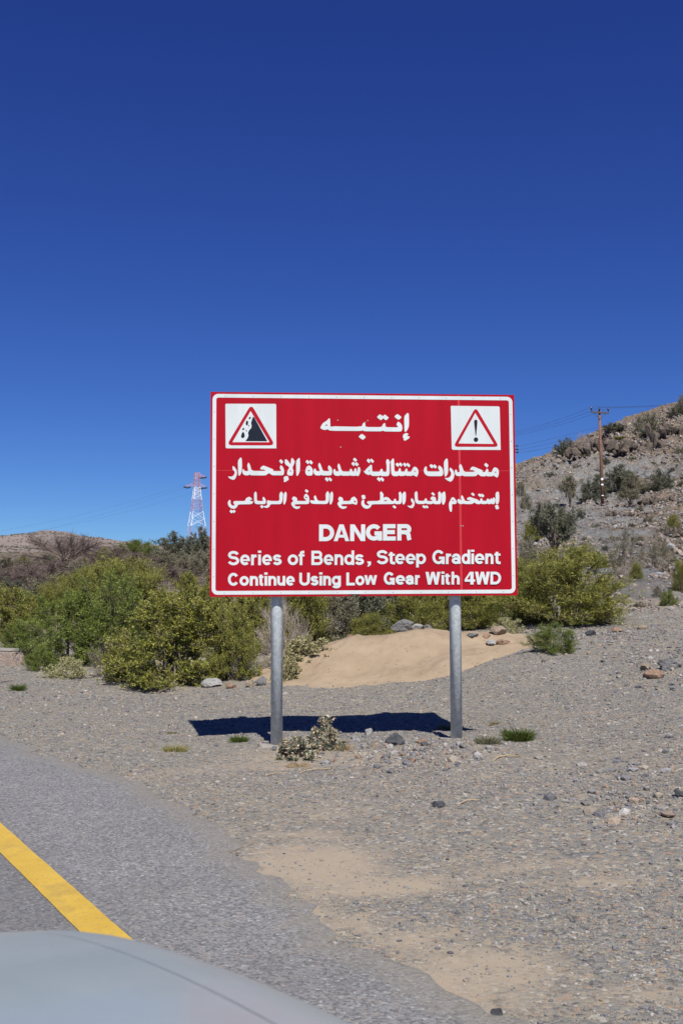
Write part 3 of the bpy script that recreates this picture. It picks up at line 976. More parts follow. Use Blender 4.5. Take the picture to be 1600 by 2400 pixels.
def build_sign():
    root = empty('warning_sign', (0.23, 9.78, 0), 'large red warning sign board on two galvanised steel posts', 'road sign')
    R = Matrix.Rotation(YAW, 4, 'Z') @ Matrix.Rotation(-ROLL, 4, 'Y')
    face = bpy.data.objects.new('panel', None)
    mb = MB()
    n = 40                                                      # panel sheet, with the dent in its bottom edge
    us = np.linspace(-SW / 2, SW / 2, 61)
    dent = lambda u, v: .022 * math.exp(-((u - (-.105)) / .035) ** 2) * max(0, 1 - (v + SH / 2) / .06)
    T_ = .012
    vs = [-SH / 2, -SH / 2 + .03, -SH / 2 + .08, 0, SH / 2]
    V, F = [], []
    for y in (0, T_):
        for v in vs:
            for u in us:
                V.append((u, y + dent(u, v), v + dent(u, v) * .55 * (v < -SH / 2 + .01)))
    nu, nv = len(us), len(vs)
    for s in (0, 1):
        for b in range(nv - 1):
            for a in range(nu - 1):
                k = s * nu * nv + b * nu + a
                F.append((k, k + 1, k + nu + 1, k + nu))
    o2 = nu * nv
    for a in range(nu - 1):
        F.append((a, a + 1, o2 + a + 1, o2 + a)); t = (nv - 1) * nu
        F.append((t + a, t + a + 1, o2 + t + a + 1, o2 + t + a))
    for b in range(nv - 1):
        F.append((b * nu, (b + 1) * nu, o2 + (b + 1) * nu, o2 + b * nu)); e = nu - 1
        F.append((b * nu + e, (b + 1) * nu + e, o2 + (b + 1) * nu + e, o2 + b * nu + e))
    mb.add(V, F)
    panel = mb.build('panel', [M['red'], M['alu']], root)
    # painted red on front and edges, bare metal behind
    for p in panel.data.polygons:
        c = p.center
        if c.y > T_ - .001: p.material_index = 1
    panel.matrix_world = Matrix.Translation(SCEN - Vector(root.location)) @ R

    def part(film, name, mats, parent=panel, label=None):
        o = film.mb.build(name, mats, parent)
        if label: o['label'] = label
        return o
    # border: rounded rectangle ring, outer edge in from the sheet edge
    bo = Film(.0015)
    xo, xi = .050, .113

    def rr(u0, u1, v0, v1, r, n=6):
        P = []
        for cx, cy, a in ((u1 - r, v1 - r, 0), (u0 + r, v1 - r, 90), (u0 + r, v0 + r, 180), (u1 - r, v0 + r, 270)):
            P += arc(cx, cy, r, r, a, a + 90, n)
        return P
    co = [uv(497.5, 923), uv(1198.5, 930.2), uv(1208.5, 1391.5), uv(497, 1393)]
    u0, u1 = (co[0][0] + co[3][0]) / 2, (co[1][0] + co[2][0]) / 2
    v1, v0 = (co[0][1] + co[1][1]) / 2, (co[2][1] + co[3][1]) / 2
    wv = .036
    A, B = rr(u0, u1, v0, v1, .055), rr(u0 + wv, u1 - wv, v0 + wv, v1 - wv, .022)
    V = [(p[0], -.0015 + 0, p[1]) for p in A] + [(p[0], -.0015, p[1]) for p in B]
    nA = len(A)
    bo.mb.add(V, [(i, (i + 1) % nA, nA + (i + 1) % nA, nA + i) for i in range(nA)])
    part(bo, 'border', M['white'])
    # faint joints between the sheets
    jo = Film(.0010)
    for (a, b, w) in (((1072.5, 926), (1081.5, 1391), .022), ((497, 1102), (1203, 1104), .006)):
        pa, pb = np.array(uv(*a)), np.array(uv(*b))
        jo.loc(ribbon([pa, pb], w))
    part(jo, 'sheet_joint', M['seam'])
    # rivets: small dark ticks along the border
    rv = MB()
    for x in np.linspace(-1.36, 1.36, 11):
        for v in (v0 + wv / 2, v1 - wv / 2):
            rv.box((x, -.0028, v), (.007, .004, .007))
    for v in np.linspace(-.8, .8, 7):
        for x in (u0 + wv / 2, u1 - wv / 2):
            rv.box((x, -.0028, v), (.007, .004, .007))
    for x, y in ((1079, 1233), (1084, 1233), (860, 986), (854, 990), (797, 1048), (790, 985)):
        q = uv(x, y); rv.box((q[0], -.0028, q[1]), (.011, .004, .009))
    rv.build('rivet', simple('dull_rivet', (.42, .36, .34), .5, .4), panel)['kind'] = 'stuff'

    # ---- pictogram plates
    def plate(P, tri_o, tri_i, name):
        f = Film(.0022)
        f.px(P)
        pl = part(f, name, M['white'])
        t = Film(.0030)
        k = len(tri_o)
        V = [(*uv(*p),) for p in tri_o] + [(*uv(*p),) for p in tri_i]
        t.mb.add([(a, -.0030, b) for a, b in V], [(i, (i + 1) % k, k + (i + 1) % k, k + i) for i in range(k)])
        part(t, 'red_triangle', M['pred'], pl)
        return pl

    def crop(ox, oy, s, P): return [(ox + x * s, oy + y * s) for x, y in P]

    def tri(cs, r, n=5):
        """rounded triangle from three corner points (pixel space)"""
        P = []
        c = np.array(cs, float)
        for i in range(3):
            a, b, d = c[i - 1], c[i], c[(i + 1) % 3]
            e1, e2 = (a - b) / np.linalg.norm(a - b), (d - b) / np.linalg.norm(d - b)
            p0, p2 = b + e1 * r, b + e2 * r
            for t in np.linspace(0, 1, n):
                P.append(tuple((1 - t) ** 2 * p0 + 2 * t * (1 - t) * b + t * t * p2))
        return P
    s = 135 / 1568
    P1 = crop(520, 940, s, [(88, 95), (105, 72), (1440, 75), (1465, 100), (1472, 1285), (125, 1283), (98, 1255)])
    pl = plate(P1, tri(crop(520, 940, s, [(788, 85), (1440, 1203), (125, 1200)]), 13), tri(crop(520, 940, s, [(772, 268), (1290, 1118), (280, 1116)]), 1.5), 'rockfall_pictogram')
    b = Film(.0030)
    for P in ([(842, 425), (870, 440), (1228, 1092), (635, 1088), (700, 990), (718, 930), (703, 865), (730, 800), (790, 730), (800, 670), (785, 590), (815, 490)],
              [(720, 480), (735, 440), (765, 428), (785, 445), (765, 480), (735, 492)],
              [(640, 610), (650, 550), (680, 530), (708, 555), (705, 610), (688, 660), (655, 655)],
              [(545, 770), (560, 740), (595, 728), (610, 750), (590, 778), (560, 790)],
              [(515, 960), (530, 890), (565, 832), (598, 860), (618, 945), (600, 990), (555, 1004), (525, 990)],
              [(700, 645), (740, 660), (735, 690), (720, 680)], [(640, 790), (665, 785), (678, 825), (655, 820)]):
        b.px(crop(520, 940, s, P))
    part(b, 'rockfall_symbol', M['black'], pl)
    s = 130 / 1568
    P2 = crop(1050, 945, s, [(52, 90), (70, 75), (1405, 92), (1435, 125), (1470, 1325), (120, 1320), (85, 1290)])
    pl2 = plate(P2, tri(crop(1050, 945, s, [(757, 110), (1425, 1238), (125, 1233)]), 11), tri(crop(1050, 945, s, [(745, 275), (1275, 1155), (270, 1140)]), 1.5), 'exclamation_pictogram')
    b = Film(.0030)
    b.px(crop(1050, 945, s, [(712, 520), (722, 485), (760, 463), (798, 485), (808, 520), (800, 640), (785, 780), (776, 915), (752, 915), (740, 780), (722, 640)]))
    b.px(crop(1050, 945, s, arc(768, 1032, 64, 66, 0, 345, 22)))
    part(b, 'exclamation_mark', M['black'], pl2)

    # ---- Arabic lines, outlines following the letters on the board
    AR = {}
    AR['a'] = (740, 960, 230 / 1568, [
        [(200, 138), (218, 145), (224, 262), (222, 340), (190, 322), (178, 308), (165, 322), (125, 325), (95, 315), (62, 295), (78, 255), (110, 210), (165, 178)],
        [(215, 265), (720, 275), (745, 215), (762, 205), (780, 220), (782, 278), (1040, 280), (1060, 235), (1085, 212), (1100, 225), (1102, 280), (1310, 285), (1275, 240), (1300, 190), (1335, 210), (1365, 250), (1372, 295), (1365, 330), (1350, 352), (1090, 350), (1055, 335), (1035, 348), (765, 346), (730, 330), (712, 342), (225, 338), (195, 320)],
        [(727, 383), (793, 438), (742, 487), (668, 432)], [(1010, 72), (1080, 118), (1033, 175), (960, 122)], [(1088, 75), (1158, 130), (1110, 175), (1045, 125)], [(1290, 68), (1363, 122), (1310, 168), (1238, 113)],
        [(1450, 52), (1473, 65), (1478, 200), (1474, 270), (1450, 330), (1425, 358), (1405, 350), (1398, 110)],
        [(1425, 373), (1455, 380), (1470, 398), (1445, 415), (1470, 428), (1488, 428), (1480, 460), (1440, 485), (1412, 500), (1390, 485), (1395, 465), (1377, 440), (1385, 400)]])
    AR['b'] = (985, 1065, 190 / 1568, [
        [(1440, 252), (1480, 270), (1505, 310), (1508, 360), (1500, 410), (1482, 452), (1450, 440), (1400, 410), (1385, 425), (1290, 428), (1258, 412), (1240, 428), (1160, 425), (1115, 390), (1100, 385), (1060, 425), (830, 425), (800, 405), (770, 422), (700, 420), (665, 395), (655, 350), (655, 320), (670, 292), (690, 300), (705, 340), (755, 342), (735, 225), (760, 185), (785, 205), (835, 340), (1015, 340), (1050, 325), (985, 300), (965, 310), (948, 292), (970, 255), (1000, 238), (1040, 245), (1190, 310), (1205, 320), (1185, 342), (1240, 345), (1258, 300), (1280, 275), (1303, 295), (1305, 345), (1370, 345), (1390, 290), (1410, 260)],
        [(1255, 162), (1312, 215), (1278, 260), (1220, 205)],
        [(565, 255), (600, 280), (635, 330), (648, 390), (638, 450), (610, 505), (575, 532), (520, 510), (480, 480), (455, 455), (520, 458), (555, 440), (583, 400), (585, 360), (575, 335), (552, 310), (555, 275)],
        [(490, 75), (517, 95), (525, 200), (525, 350), (505, 400), (478, 435), (460, 420), (452, 380), (440, 150)],
        [(350, 212), (385, 235), (420, 280), (432, 340), (428, 385), (408, 422), (150, 422), (105, 405), (70, 370), (55, 320), (62, 270), (90, 230), (115, 245), (112, 300), (125, 332), (370, 332), (340, 285), (330, 260)],
        [(198, 185), (245, 225), (215, 278), (160, 222)], [(258, 188), (312, 240), (278, 278), (225, 235)]])
    AR['c'] = (845, 1065, 140 / 1568, [
        [(830, 100), (858, 125), (865, 200), (872, 450), (970, 452), (985, 395), (1010, 350), (1040, 385), (1045, 450), (1140, 452), (1160, 395), (1185, 365), (1212, 390), (1215, 452), (1310, 455), (1345, 380), (1375, 335), (1405, 322), (1450, 340), (1485, 385), (1503, 440), (1500, 500), (1465, 592), (1415, 570), (1350, 542), (1335, 565), (1200, 565), (1155, 545), (1130, 565), (1020, 568), (985, 548), (960, 570), (860, 572), (815, 550), (790, 500), (775, 210), (770, 190)],
        [(690, 120), (725, 145), (758, 205), (745, 260), (748, 490), (728, 545), (700, 572), (545, 570), (505, 545), (480, 568), (290, 565), (245, 530), (225, 520), (205, 545), (130, 515), (60, 450), (105, 430), (125, 390), (205, 315), (255, 265), (285, 290), (290, 440), (315, 452), (490, 452), (505, 405), (530, 372), (565, 400), (570, 452), (665, 460), (668, 300), (652, 200), (660, 150)],
        [(185, 105), (240, 155), (218, 240), (138, 165)], [(260, 103), (342, 175), (300, 232), (230, 160)], [(455, 590), (515, 640), (490, 722), (405, 645)], [(530, 588), (610, 660), (570, 722), (500, 650)],
        [(945, 215), (1005, 265), (968, 338), (892, 262)], [(1018, 205), (1085, 262), (1050, 330), (985, 265)], [(1130, 212), (1190, 265), (1160, 340), (1090, 265)], [(1210, 215), (1295, 290), (1250, 345), (1180, 275)]])
    AR['d'] = (710, 1065, 140 / 1568, [
        [(1455, 325), (1485, 350), (1495, 430), (1475, 510), (1440, 572), (1370, 552), (1350, 562), (1260, 560), (1225, 545), (1205, 560), (1010, 558), (975, 540), (950, 560), (840, 560), (795, 520), (778, 450), (790, 395), (815, 378), (835, 395), (845, 440), (930, 445), (890, 310), (915, 235), (950, 260), (1010, 445), (1210, 450), (1215, 395), (1245, 370), (1275, 395), (1278, 445), (1325, 448), (1335, 380), (1365, 355), (1390, 380), (1395, 442), (1420, 440), (1418, 380), (1430, 340)],
        [(1340, 80), (1412, 150), (1365, 200), (1290, 135)], [(1300, 190), (1355, 230), (1328, 318), (1250, 245)], [(1385, 195), (1455, 265), (1400, 318), (1340, 255)],
        [(670, 285), (715, 320), (748, 380), (755, 450), (745, 510), (720, 552), (490, 552), (465, 530), (440, 552), (330, 550), (280, 510), (265, 450), (278, 385), (305, 365), (330, 395), (340, 435), (435, 440), (390, 310), (390, 260), (415, 215), (445, 245), (515, 435), (680, 440), (640, 370), (650, 310)],
        [(605, 590), (660, 640), (638, 722), (560, 650)], [(682, 590), (760, 665), (715, 715), (650, 650)],
        [(140, 288), (190, 305), (235, 370), (255, 440), (245, 510), (220, 555), (105, 555), (65, 520), (50, 460), (60, 390), (90, 315)],
        [(100, 140), (155, 190), (125, 265), (52, 190)], [(185, 142), (252, 212), (210, 270), (140, 205)]])
    AR['e'] = (530, 1065, 180 / 1568, [
        [(1480, 65), (1497, 85), (1503, 200), (1498, 330), (1475, 400), (1445, 440), (1425, 425), (1418, 130)],
        [(1210, 95), (1245, 115), (1310, 205), (1315, 110), (1340, 62), (1395, 140), (1385, 180), (1345, 270), (1362, 310), (1368, 360), (1350, 430), (1275, 430), (1240, 410), (1238, 360), (1255, 310), (1285, 278), (1255, 230), (1225, 225), (1190, 180), (1188, 115)],
        [(1225, 436), (1255, 448), (1270, 462), (1250, 475), (1272, 490), (1270, 515), (1235, 540), (1190, 565), (1165, 550), (1180, 520), (1165, 490), (1180, 450)],
        [(1110, 215), (1150, 250), (1175, 310), (1178, 370), (1160, 425), (940, 425), (900, 400), (870, 380), (840, 395), (800, 428), (500, 425), (475, 405), (450, 425), (380, 425), (340, 395), (325, 350), (335, 305), (350, 290), (370, 335), (450, 340), (425, 220), (450, 160), (475, 190), (520, 335), (780, 335), (800, 325), (740, 300), (715, 312), (690, 290), (710, 250), (755, 225), (800, 240), (960, 305), (950, 338), (1125, 338), (1088, 280), (1095, 240)],
        [(1110, 92), (1162, 150), (1125, 195), (1070, 135)],
        [(290, 55), (315, 80), (322, 200), (318, 330), (300, 390), (268, 435), (245, 420), (235, 130)],
        [(130, 228), (170, 255), (210, 315), (222, 370), (212, 430), (185, 490), (150, 520), (90, 500), (55, 475), (35, 445), (105, 452), (140, 435), (170, 390), (172, 350), (155, 330), (128, 305)]])
    AR['f'] = (1040, 1145, 140 / 1568, [
        [(1390, 80), (1435, 100), (1445, 220), (1440, 340), (1415, 410), (1375, 425), (1352, 390), (1345, 130)],
        [(1380, 430), (1415, 445), (1432, 470), (1410, 480), (1445, 505), (1425, 540), (1385, 555), (1345, 535), (1350, 510), (1330, 480), (1345, 445)],
        [(1300, 230), (1340, 270), (1345, 340), (1310, 415), (1260, 412), (1230, 395), (1200, 415), (1150, 410), (1120, 395), (1090, 412), (990, 412), (955, 392), (930, 415), (860, 412), (810, 385), (790, 370), (730, 412), (545, 412), (510, 395), (480, 412), (400, 410), (355, 370), (340, 320), (355, 280), (385, 280), (460, 312), (430, 230), (460, 175), (490, 205), (545, 330), (640, 330), (690, 320), (640, 300), (605, 300), (590, 275), (625, 235), (680, 225), (730, 245), (880, 295), (900, 328), (935, 328), (950, 270), (975, 258), (1005, 290), (1010, 325), (1105, 328), (1120, 275), (1150, 265), (1170, 285), (1205, 300), (1215, 265), (1240, 262), (1260, 285), (1275, 260)],
        [(740, 105), (805, 165), (765, 208), (695, 145)], [(925, 130), (975, 180), (940, 235), (875, 165)], [(985, 130), (1055, 190), (1010, 245), (950, 195)],
        [(215, 228), (255, 240), (310, 310), (330, 350), (315, 400), (280, 412), (200, 412), (205, 530), (190, 620), (150, 605), (130, 540), (118, 430), (125, 370), (160, 310), (180, 260)]])
    AR['g'] = (840, 1145, 210 / 1568, [
        [(1490, 50), (1510, 70), (1518, 150), (1512, 230), (1485, 285), (1460, 280), (1448, 230), (1445, 90)],
        [(1410, 48), (1445, 95), (1438, 235), (1418, 275), (1325, 275), (1300, 258), (1275, 275), (1190, 272), (1165, 258), (1140, 272), (1030, 272), (990, 245), (978, 190), (972, 80), (1000, 45), (1025, 65), (1030, 215), (1140, 218), (1150, 185), (1172, 170), (1190, 190), (1192, 218), (1270, 222), (1290, 210), (1250, 190), (1258, 155), (1290, 138), (1335, 150), (1350, 190), (1340, 215), (1385, 220), (1388, 100), (1380, 80)],
        [(1290, 62), (1335, 108), (1305, 130), (1260, 90)], [(1130, 290), (1170, 320), (1155, 355), (1105, 318)], [(1180, 290), (1222, 325), (1195, 352), (1150, 320)],
        [(915, 165), (950, 190), (975, 240), (970, 295), (940, 345), (890, 340), (840, 300), (905, 305), (930, 280), (935, 250), (908, 220)],
        [(800, 48), (820, 75), (822, 160), (815, 230), (790, 282), (765, 275), (758, 230), (755, 95)],
        [(720, 50), (752, 95), (750, 230), (728, 272), (650, 275), (622, 258), (600, 272), (225, 275), (215, 310), (180, 345), (130, 355), (80, 335), (45, 290), (42, 230), (70, 190), (95, 200), (90, 250), (110, 285), (160, 300), (185, 288), (140, 250), (150, 220), (370, 215), (372, 110), (365, 80), (388, 45), (432, 100), (425, 165), (470, 145), (520, 160), (570, 218), (610, 220), (612, 190), (632, 175), (650, 195), (652, 218), (700, 220), (700, 110), (692, 80)],
        [(610, 290), (658, 325), (630, 355), (585, 318)],
        [(80, 110), (108, 120), (108, 145), (118, 160), (110, 180), (70, 185), (50, 180), (58, 160), (42, 140), (50, 118)]])
    AR['h'] = (525, 1145, 320 / 1568, [
        [(1490, 90), (1520, 120), (1528, 160), (1515, 188), (1470, 172), (1455, 178), (1350, 178), (1340, 195), (1365, 205), (1408, 205), (1395, 225), (1360, 235), (1325, 220), (1300, 185), (1300, 160), (1320, 148), (1305, 120), (1320, 92), (1350, 100), (1365, 125), (1360, 142), (1440, 142), (1460, 105)],
        [(1235, 30), (1250, 60), (1245, 140), (1225, 185), (1208, 175), (1210, 60)],
        [(1185, 25), (1205, 55), (1202, 140), (1180, 178), (1010, 175), (985, 155), (990, 130), (1040, 140), (1025, 95), (1045, 72), (1072, 140), (1165, 142), (1162, 60)],
        [(940, 55), (970, 85), (978, 140), (968, 178), (830, 178), (805, 185), (815, 200), (840, 205), (875, 202), (860, 228), (825, 235), (790, 215), (768, 180), (775, 155), (795, 145), (775, 118), (790, 90), (820, 95), (838, 115), (835, 140), (920, 142), (945, 135), (912, 110), (918, 75)],
        [(940, 5), (970, 30), (950, 50), (922, 25)],
        [(705, 32), (718, 55), (712, 140), (692, 185), (678, 175), (682, 60)],
        [(655, 30), (675, 55), (670, 140), (650, 178), (530, 178), (520, 205), (495, 222), (460, 215), (445, 200), (480, 198), (498, 180), (488, 155), (500, 130), (525, 140), (635, 142), (632, 60)],
        [(360, 30), (375, 50), (376, 140), (450, 142), (438, 112), (450, 90), (475, 120), (480, 150), (470, 178), (365, 178), (345, 155), (342, 55)], [(430, 185), (455, 205), (435, 228), (412, 205)],
        [(290, 90), (320, 115), (318, 128), (290, 128), (310, 142), (335, 145), (320, 178), (160, 180), (150, 210), (120, 232), (80, 225), (50, 195), (42, 160), (60, 125), (75, 135), (75, 170), (95, 195), (125, 190), (105, 160), (115, 140), (240, 142), (250, 110)],
        [(80, 238), (105, 258), (90, 285), (62, 262)], [(115, 238), (135, 258), (115, 282), (92, 260)]])
    # counters showing the red board through the letters
    HOLES = {'a': [[(142, 246), (165, 236), (178, 248), (160, 256)]], 'b': [[(1425, 335), (1450, 340), (1458, 352), (1432, 348)], [(700, 312), (735, 322), (742, 340), (708, 340)]], 'c': [[(1385, 428), (1410, 432), (1440, 460), (1400, 445)], [(190, 425), (215, 415), (225, 432), (195, 438)]],
             'd': [[(110, 418), (150, 408), (182, 425), (130, 436)]], 'e': [[(1290, 325), (1312, 325), (1325, 345), (1300, 342)]], 'f': [[(195, 310), (225, 308), (250, 332), (215, 325)]], 'g': [[(438, 208), (470, 200), (495, 215), (445, 217)]], 'h': [[(928, 95), (945, 92), (952, 105), (935, 105)], [(1485, 140), (1505, 142), (1510, 158), (1490, 150)]]}

    def smooth_poly(P):
        """cut each corner a little, as vinyl letters have"""
        out = []
        for i in range(len(P)):
            a, b, c = (np.array(P[k % len(P)], float) for k in (i - 1, i, i + 1))
            out += [tuple(b + (a - b) * .16), tuple(b + (c - b) * .16)]
        return out
    for keys in (('a',), ('b', 'c', 'd', 'e'), ('f', 'g', 'h')):
        f, hf = Film(.0022), Film(.0050)
        for k in keys:
            ox, oy, s, polys = AR[k]
            for P in polys: f.px(crop(ox, oy, s, smooth_poly(P)))
            for P in HOLES[k]: f.d = max(f.d, .0048); f.px(crop(ox, oy, s, P), 1)
            f.d = .0022 + .0001 * (ord(k) % 4)
        part(f, 'lettering', [M['white'], M['red']])
    # ---- Latin lines
    s = 335 / 1568
    l, r = (lambda x: 525 + x * s), (lambda x: 850 + x * s)
    f = Film(.0022)
    for ch, a, b, fx in (('D', 1040, 1205, l), ('A', 1200, 1370, l), ('N', 1380, 1545, l), ('G', 30, 208, r), ('E', 218, 365, r), ('R', 375, 532, r)):
        t, bb = (42, 225) if fx is l else (40, 220)
        glyph(f, ch, fx(a), fx(b), 1220 + bb * s, 1220 + t * s, 45 * s)
    part(f, 'lettering', M['white'])
    for up, low, xt, txt in (((330, 487), (325, 480), .745, (('S', 42, 168, l), ('e', 178, 285, l), ('r', 298, 362, l), ('i', 372, 408, l), ('e', 418, 525, l), ('s', 535, 632, l), ('o', 698, 812, l), ('f', 815, 882, l), ('B', 957, 1082, l), ('e', 1092, 1197, l),
                                                       ('n', 1210, 1305, l), ('d', 1315, 1425, l), ('s', 1432, 1532, l), (',', 44, 88, r), ('S', 148, 275, r), ('t', 280, 350, r), ('e', 352, 460, r), ('e', 468, 575, r), ('p', 582, 690, r),
                                                       ('G', 760, 895, r), ('r', 908, 970, r), ('a', 972, 1075, r), ('d', 1080, 1175, r), ('i', 1183, 1220, r), ('e', 1225, 1330, r), ('n', 1340, 1430, r), ('t', 1440, 1508, r))),
                         ((570, 712), (565, 705), .75, (('C', 45, 165, l), ('o', 172, 275, l), ('n', 285, 375, l), ('t', 382, 435, l), ('i', 442, 478, l), ('n', 485, 575, l), ('u', 583, 672, l), ('e', 680, 775, l), ('U', 825, 940, l), ('s', 948, 1035, l), ('i', 1042, 1078, l),
                                                       ('n', 1085, 1172, l), ('g', 1180, 1280, l), ('L', 1340, 1437, l), ('o', 1440, 1538, l), ('w', 15, 155, r), ('G', 228, 348, r), ('e', 358, 462, r), ('a', 468, 562, r), ('r', 570, 628, r),
                                                       ('W', 685, 848, r), ('i', 858, 893, r), ('t', 898, 955, r), ('h', 970, 1060, r), ('4', 1115, 1228, r), ('W', 1228, 1390, r), ('D', 1397, 1515, r)))):
        f = Film(.0022)
        for ch, a, b, fx in txt:
            t, bb = up if fx is l else low
            yb, yt = 1220 + bb * s, 1220 + t * s
            if ch.islower() and ch not in 'f':
                yt = yb + (yt - yb) * xt
            glyph(f, ch, fx(a), fx(b), yb, yt, 29.5 * s)
        part(f, 'lettering', M['white'])
    # stiffening rails behind and the two posts
    rail = MB()
    for v in (-.75, 0, .75):
        rail.box((0, T_ + .021, v), (2.9, .04, .06))
    rail.build('rail', M['alu'], panel)
    for cx_b, cy_b, cx_t in ((648.5, 1743, 646.5), (1069.5, 1724, 1064.5)):
        b = None
        for Y in np.linspace(9.5, 10.3, 400):            # the post stands just behind the panel
            p = at(cx_b, cy_b, Y)
            d = (Vector((p.x, p.y, 0)) - Vector((SCEN.x, SCEN.y, 0))).dot(Vector((-math.sin(YAW), math.cos(YAW), 0)))
            if d > .055 + .061 + .012: b = p; break
        pm = MB()
        top = Vector((b.x - math.sin(ROLL) * 3.4, b.y, 3.36))
        g = Vector((b.x, b.y, gz(b.x, b.y) - .15))
        o = Vector(root.location)
        pm.tube([g - o, top - o], .0575, 28)
        post = pm.build('post', M['galv'], root, smooth=False)
        for p in post.data.polygons: p.use_smooth = len(p.vertices) == 4
        capm = MB(); capm.tube([top - o + Vector((0, 0, .001)), top - o + Vector((0, 0, .016))], [.061, .052], 20)
        capm.build('cap', M['alu'], post)
        for zz in (1.68, 2.43, 3.18):
            cl = MB()
            cl.tube([Vector((b.x - o.x, b.y - o.y, zz - .02)), Vector((b.x - o.x, b.y - o.y, zz + .02))], .0625, 20)
            cl.build('clamp', M['alu'], post)
        f = MB()                                          # concrete footing, mostly buried
        ng = 14
        zt = gz(b.x, b.y)
        ring = [Vector((b.x - o.x + math.cos(k * 2 * math.pi / ng) * .20 * (1 + .15 * math.sin(k * 2.3)), b.y - o.y - .05 + math.sin(k * 2 * math.pi / ng) * .16 * (1 + .15 * math.cos(k * 1.7)), 0)) for k in range(ng)]
        V = [v + Vector((0, 0, zt - .1)) for v in ring] + [Vector((v.x * .0 + (v.x - (b.x - o.x)) * .92 + b.x - o.x, (v.y - (b.y - o.y)) * .92 + b.y - o.y, zt + .004 + .008 * math.sin(k * 1.9))) for k, v in enumerate(ring)]
        f.add(V, [(k, (k + 1) % ng, ng + (k + 1) % ng, ng + k) for k in range(ng)] + [tuple(range(ng, 2 * ng))])
        f.build('footing', M['concrete'], post, smooth=False, bevel=.015)
    return root


build_sign()


# ------------------------------------------------------------------ rocks
def rock_mesh(seed, size=(1, 1, .7), sub=4, cuts=9):
    r = np.random.default_rng(seed)
    bm = bmesh.new(); bmesh.ops.create_icosphere(bm, subdivisions=sub, radius=1)
    V = np.array([v.co[:] for v in bm.verts]); F = np.array([[v.index for v in f.verts] for f in bm.faces]); bm.free()
    for k in range(cuts):                                  # flat broken faces
        n = r.normal(size=3); n /= np.linalg.norm(n)
        d = r.uniform(.45, .8)
        h = V @ n
        V = V - np.outer(np.maximum(h - d, 0), n)
    V += .13 * np.stack([fbm(V[:, 0] * 2.6 + 5 * k, V[:, 1] * 2.6 + V[:, 2] * 2.2, 4, seed + k) for k in range(3)], 1)
    V *= np.array(size)
    V[:, 2] -= V[:, 2].min() * .72
    return mesh_np('rock', V, F, smooth=False)


def rock(px, py, w, h, mat, label, seed, group=None, name='rock', rz=None, depth=1.0, Y=None):
    p = hit(px, py) if Y is None else heap_hit(px, py) if Y == 0 else at(px, py, Y)
    k = p.y / FPX
    me = rock_mesh(seed, (w * k / 2, w * k / 2 * depth, h * k / 1.5))
    o = link(name, me, M[mat])
    o.location = (p.x, p.y + w * k * .2, p.z - .01)
    o.rotation_euler = (0, 0, rz if rz is not None else (seed * 1.7) % .8 - .4)
    return tag(o, label, 'rock', group)


GR_F = 'stones round the foot of the sign'
GR_H = 'rocks along the back of the sand heap'
rock(862, 1724, 22, 17, 'rock_white', 'small white pointed stone on the gravel beside the sign shadow', 101, GR_F)
rock(926, 1746, 50, 28, 'rock_dark', 'dark blue grey jagged rock between the sign posts', 102, GR_F)
rock(1027, 1893, 34, 20, 'rock_dark', 'dark stone alone on the open gravel in front of the sign', 103, GR_F)
rock(990, 1744, 30, 13, 'rock_orange', 'small reddish stone just left of the right post footing', 104, GR_F)
rock(615, 1737, 12, 9, 'rock_tan', 'tiny tan stone against the left post footing', 105, GR_F)
rock(880, 1752, 20, 12, 'rock_tan', 'tan stone to the left of the dark jagged rock', 106, GR_F)
rock(905, 1782, 26, 14, 'rock_grey', 'flat grey stone in front of the dark jagged rock', 107, GR_F)
rock(1085, 1756, 20, 12, 'rock_grey', 'grey stone just right of the right post footing', 108, GR_F)
rock(1238, 1744, 9, 8, 'rock_white', 'tiny white stone beside the bright green grass tuft', 109, GR_F)
rock(965, 1790, 24, 12, 'rock_orange', 'orange tinted stone in the coarse rubble before the sign', 110, GR_F)
rock(1165, 2388, 44, 26, 'rock_dark', 'dark stone at the broken edge of the asphalt', 111)
rock(1592, 1872, 30, 22, 'rock_dark', 'dark stone on the gravel at the right edge', 112)
rock(1535, 1590, 52, 24, 'rock_orange', 'broad orange rock in the pile on the right slope', 113, 'rocks on the right slope')
rock(1510, 1575, 30, 20, 'rock_tan', 'tan rock behind the orange one on the right slope', 114, 'rocks on the right slope')
rock(1570, 1570, 56, 22, 'rock_grey', 'flat pale grey rock right of the orange one on the slope', 115, 'rocks on the right slope')
rock(1385, 1490, 28, 18, 'rock_dark', 'dark blue grey rock beside the big bush on the right', 116, 'rocks on the right slope')
rock(1447, 1482, 30, 13, 'rock_orange', 'low orange rock right of the dark blue grey one', 117, 'rocks on the right slope')
rock(1502, 1476, 24, 11, 'rock_tan', 'small tan rock at the far end of the rocks by the big bush', 118, 'rocks on the right slope')
rock(1345, 1497, 26, 12, 'rock_grey', 'grey stone under the edge of the big bush', 119, 'rocks on the right slope')
rock(820, 1510, 34, 26, 'rock_orange', 'orange and white rock at the left shoulder of the sand heap', 121, GR_H, Y=18.6)
rock(838, 1504, 24, 20, 'rock_dark', 'dark rock behind the left shoulder of the sand heap', 122, GR_H, Y=19.0)
rock(944, 1478, 62, 26, 'rock_grey', 'slanting grey slab at the top of the sand heap', 123, GR_H, Y=18.9)
rock(975, 1477, 38, 16, 'rock_white', 'pale rock right of the slanting slab on the sand heap', 124, GR_H, Y=18.9)
rock(1000, 1476, 28, 12, 'rock_grey', 'low grey rock on the crest of the sand heap', 125, GR_H, Y=18.9)
rock(1106, 1494, 34, 18, 'rock_grey', 'grey rock just right of the right sign post', 126, GR_H, Y=0)
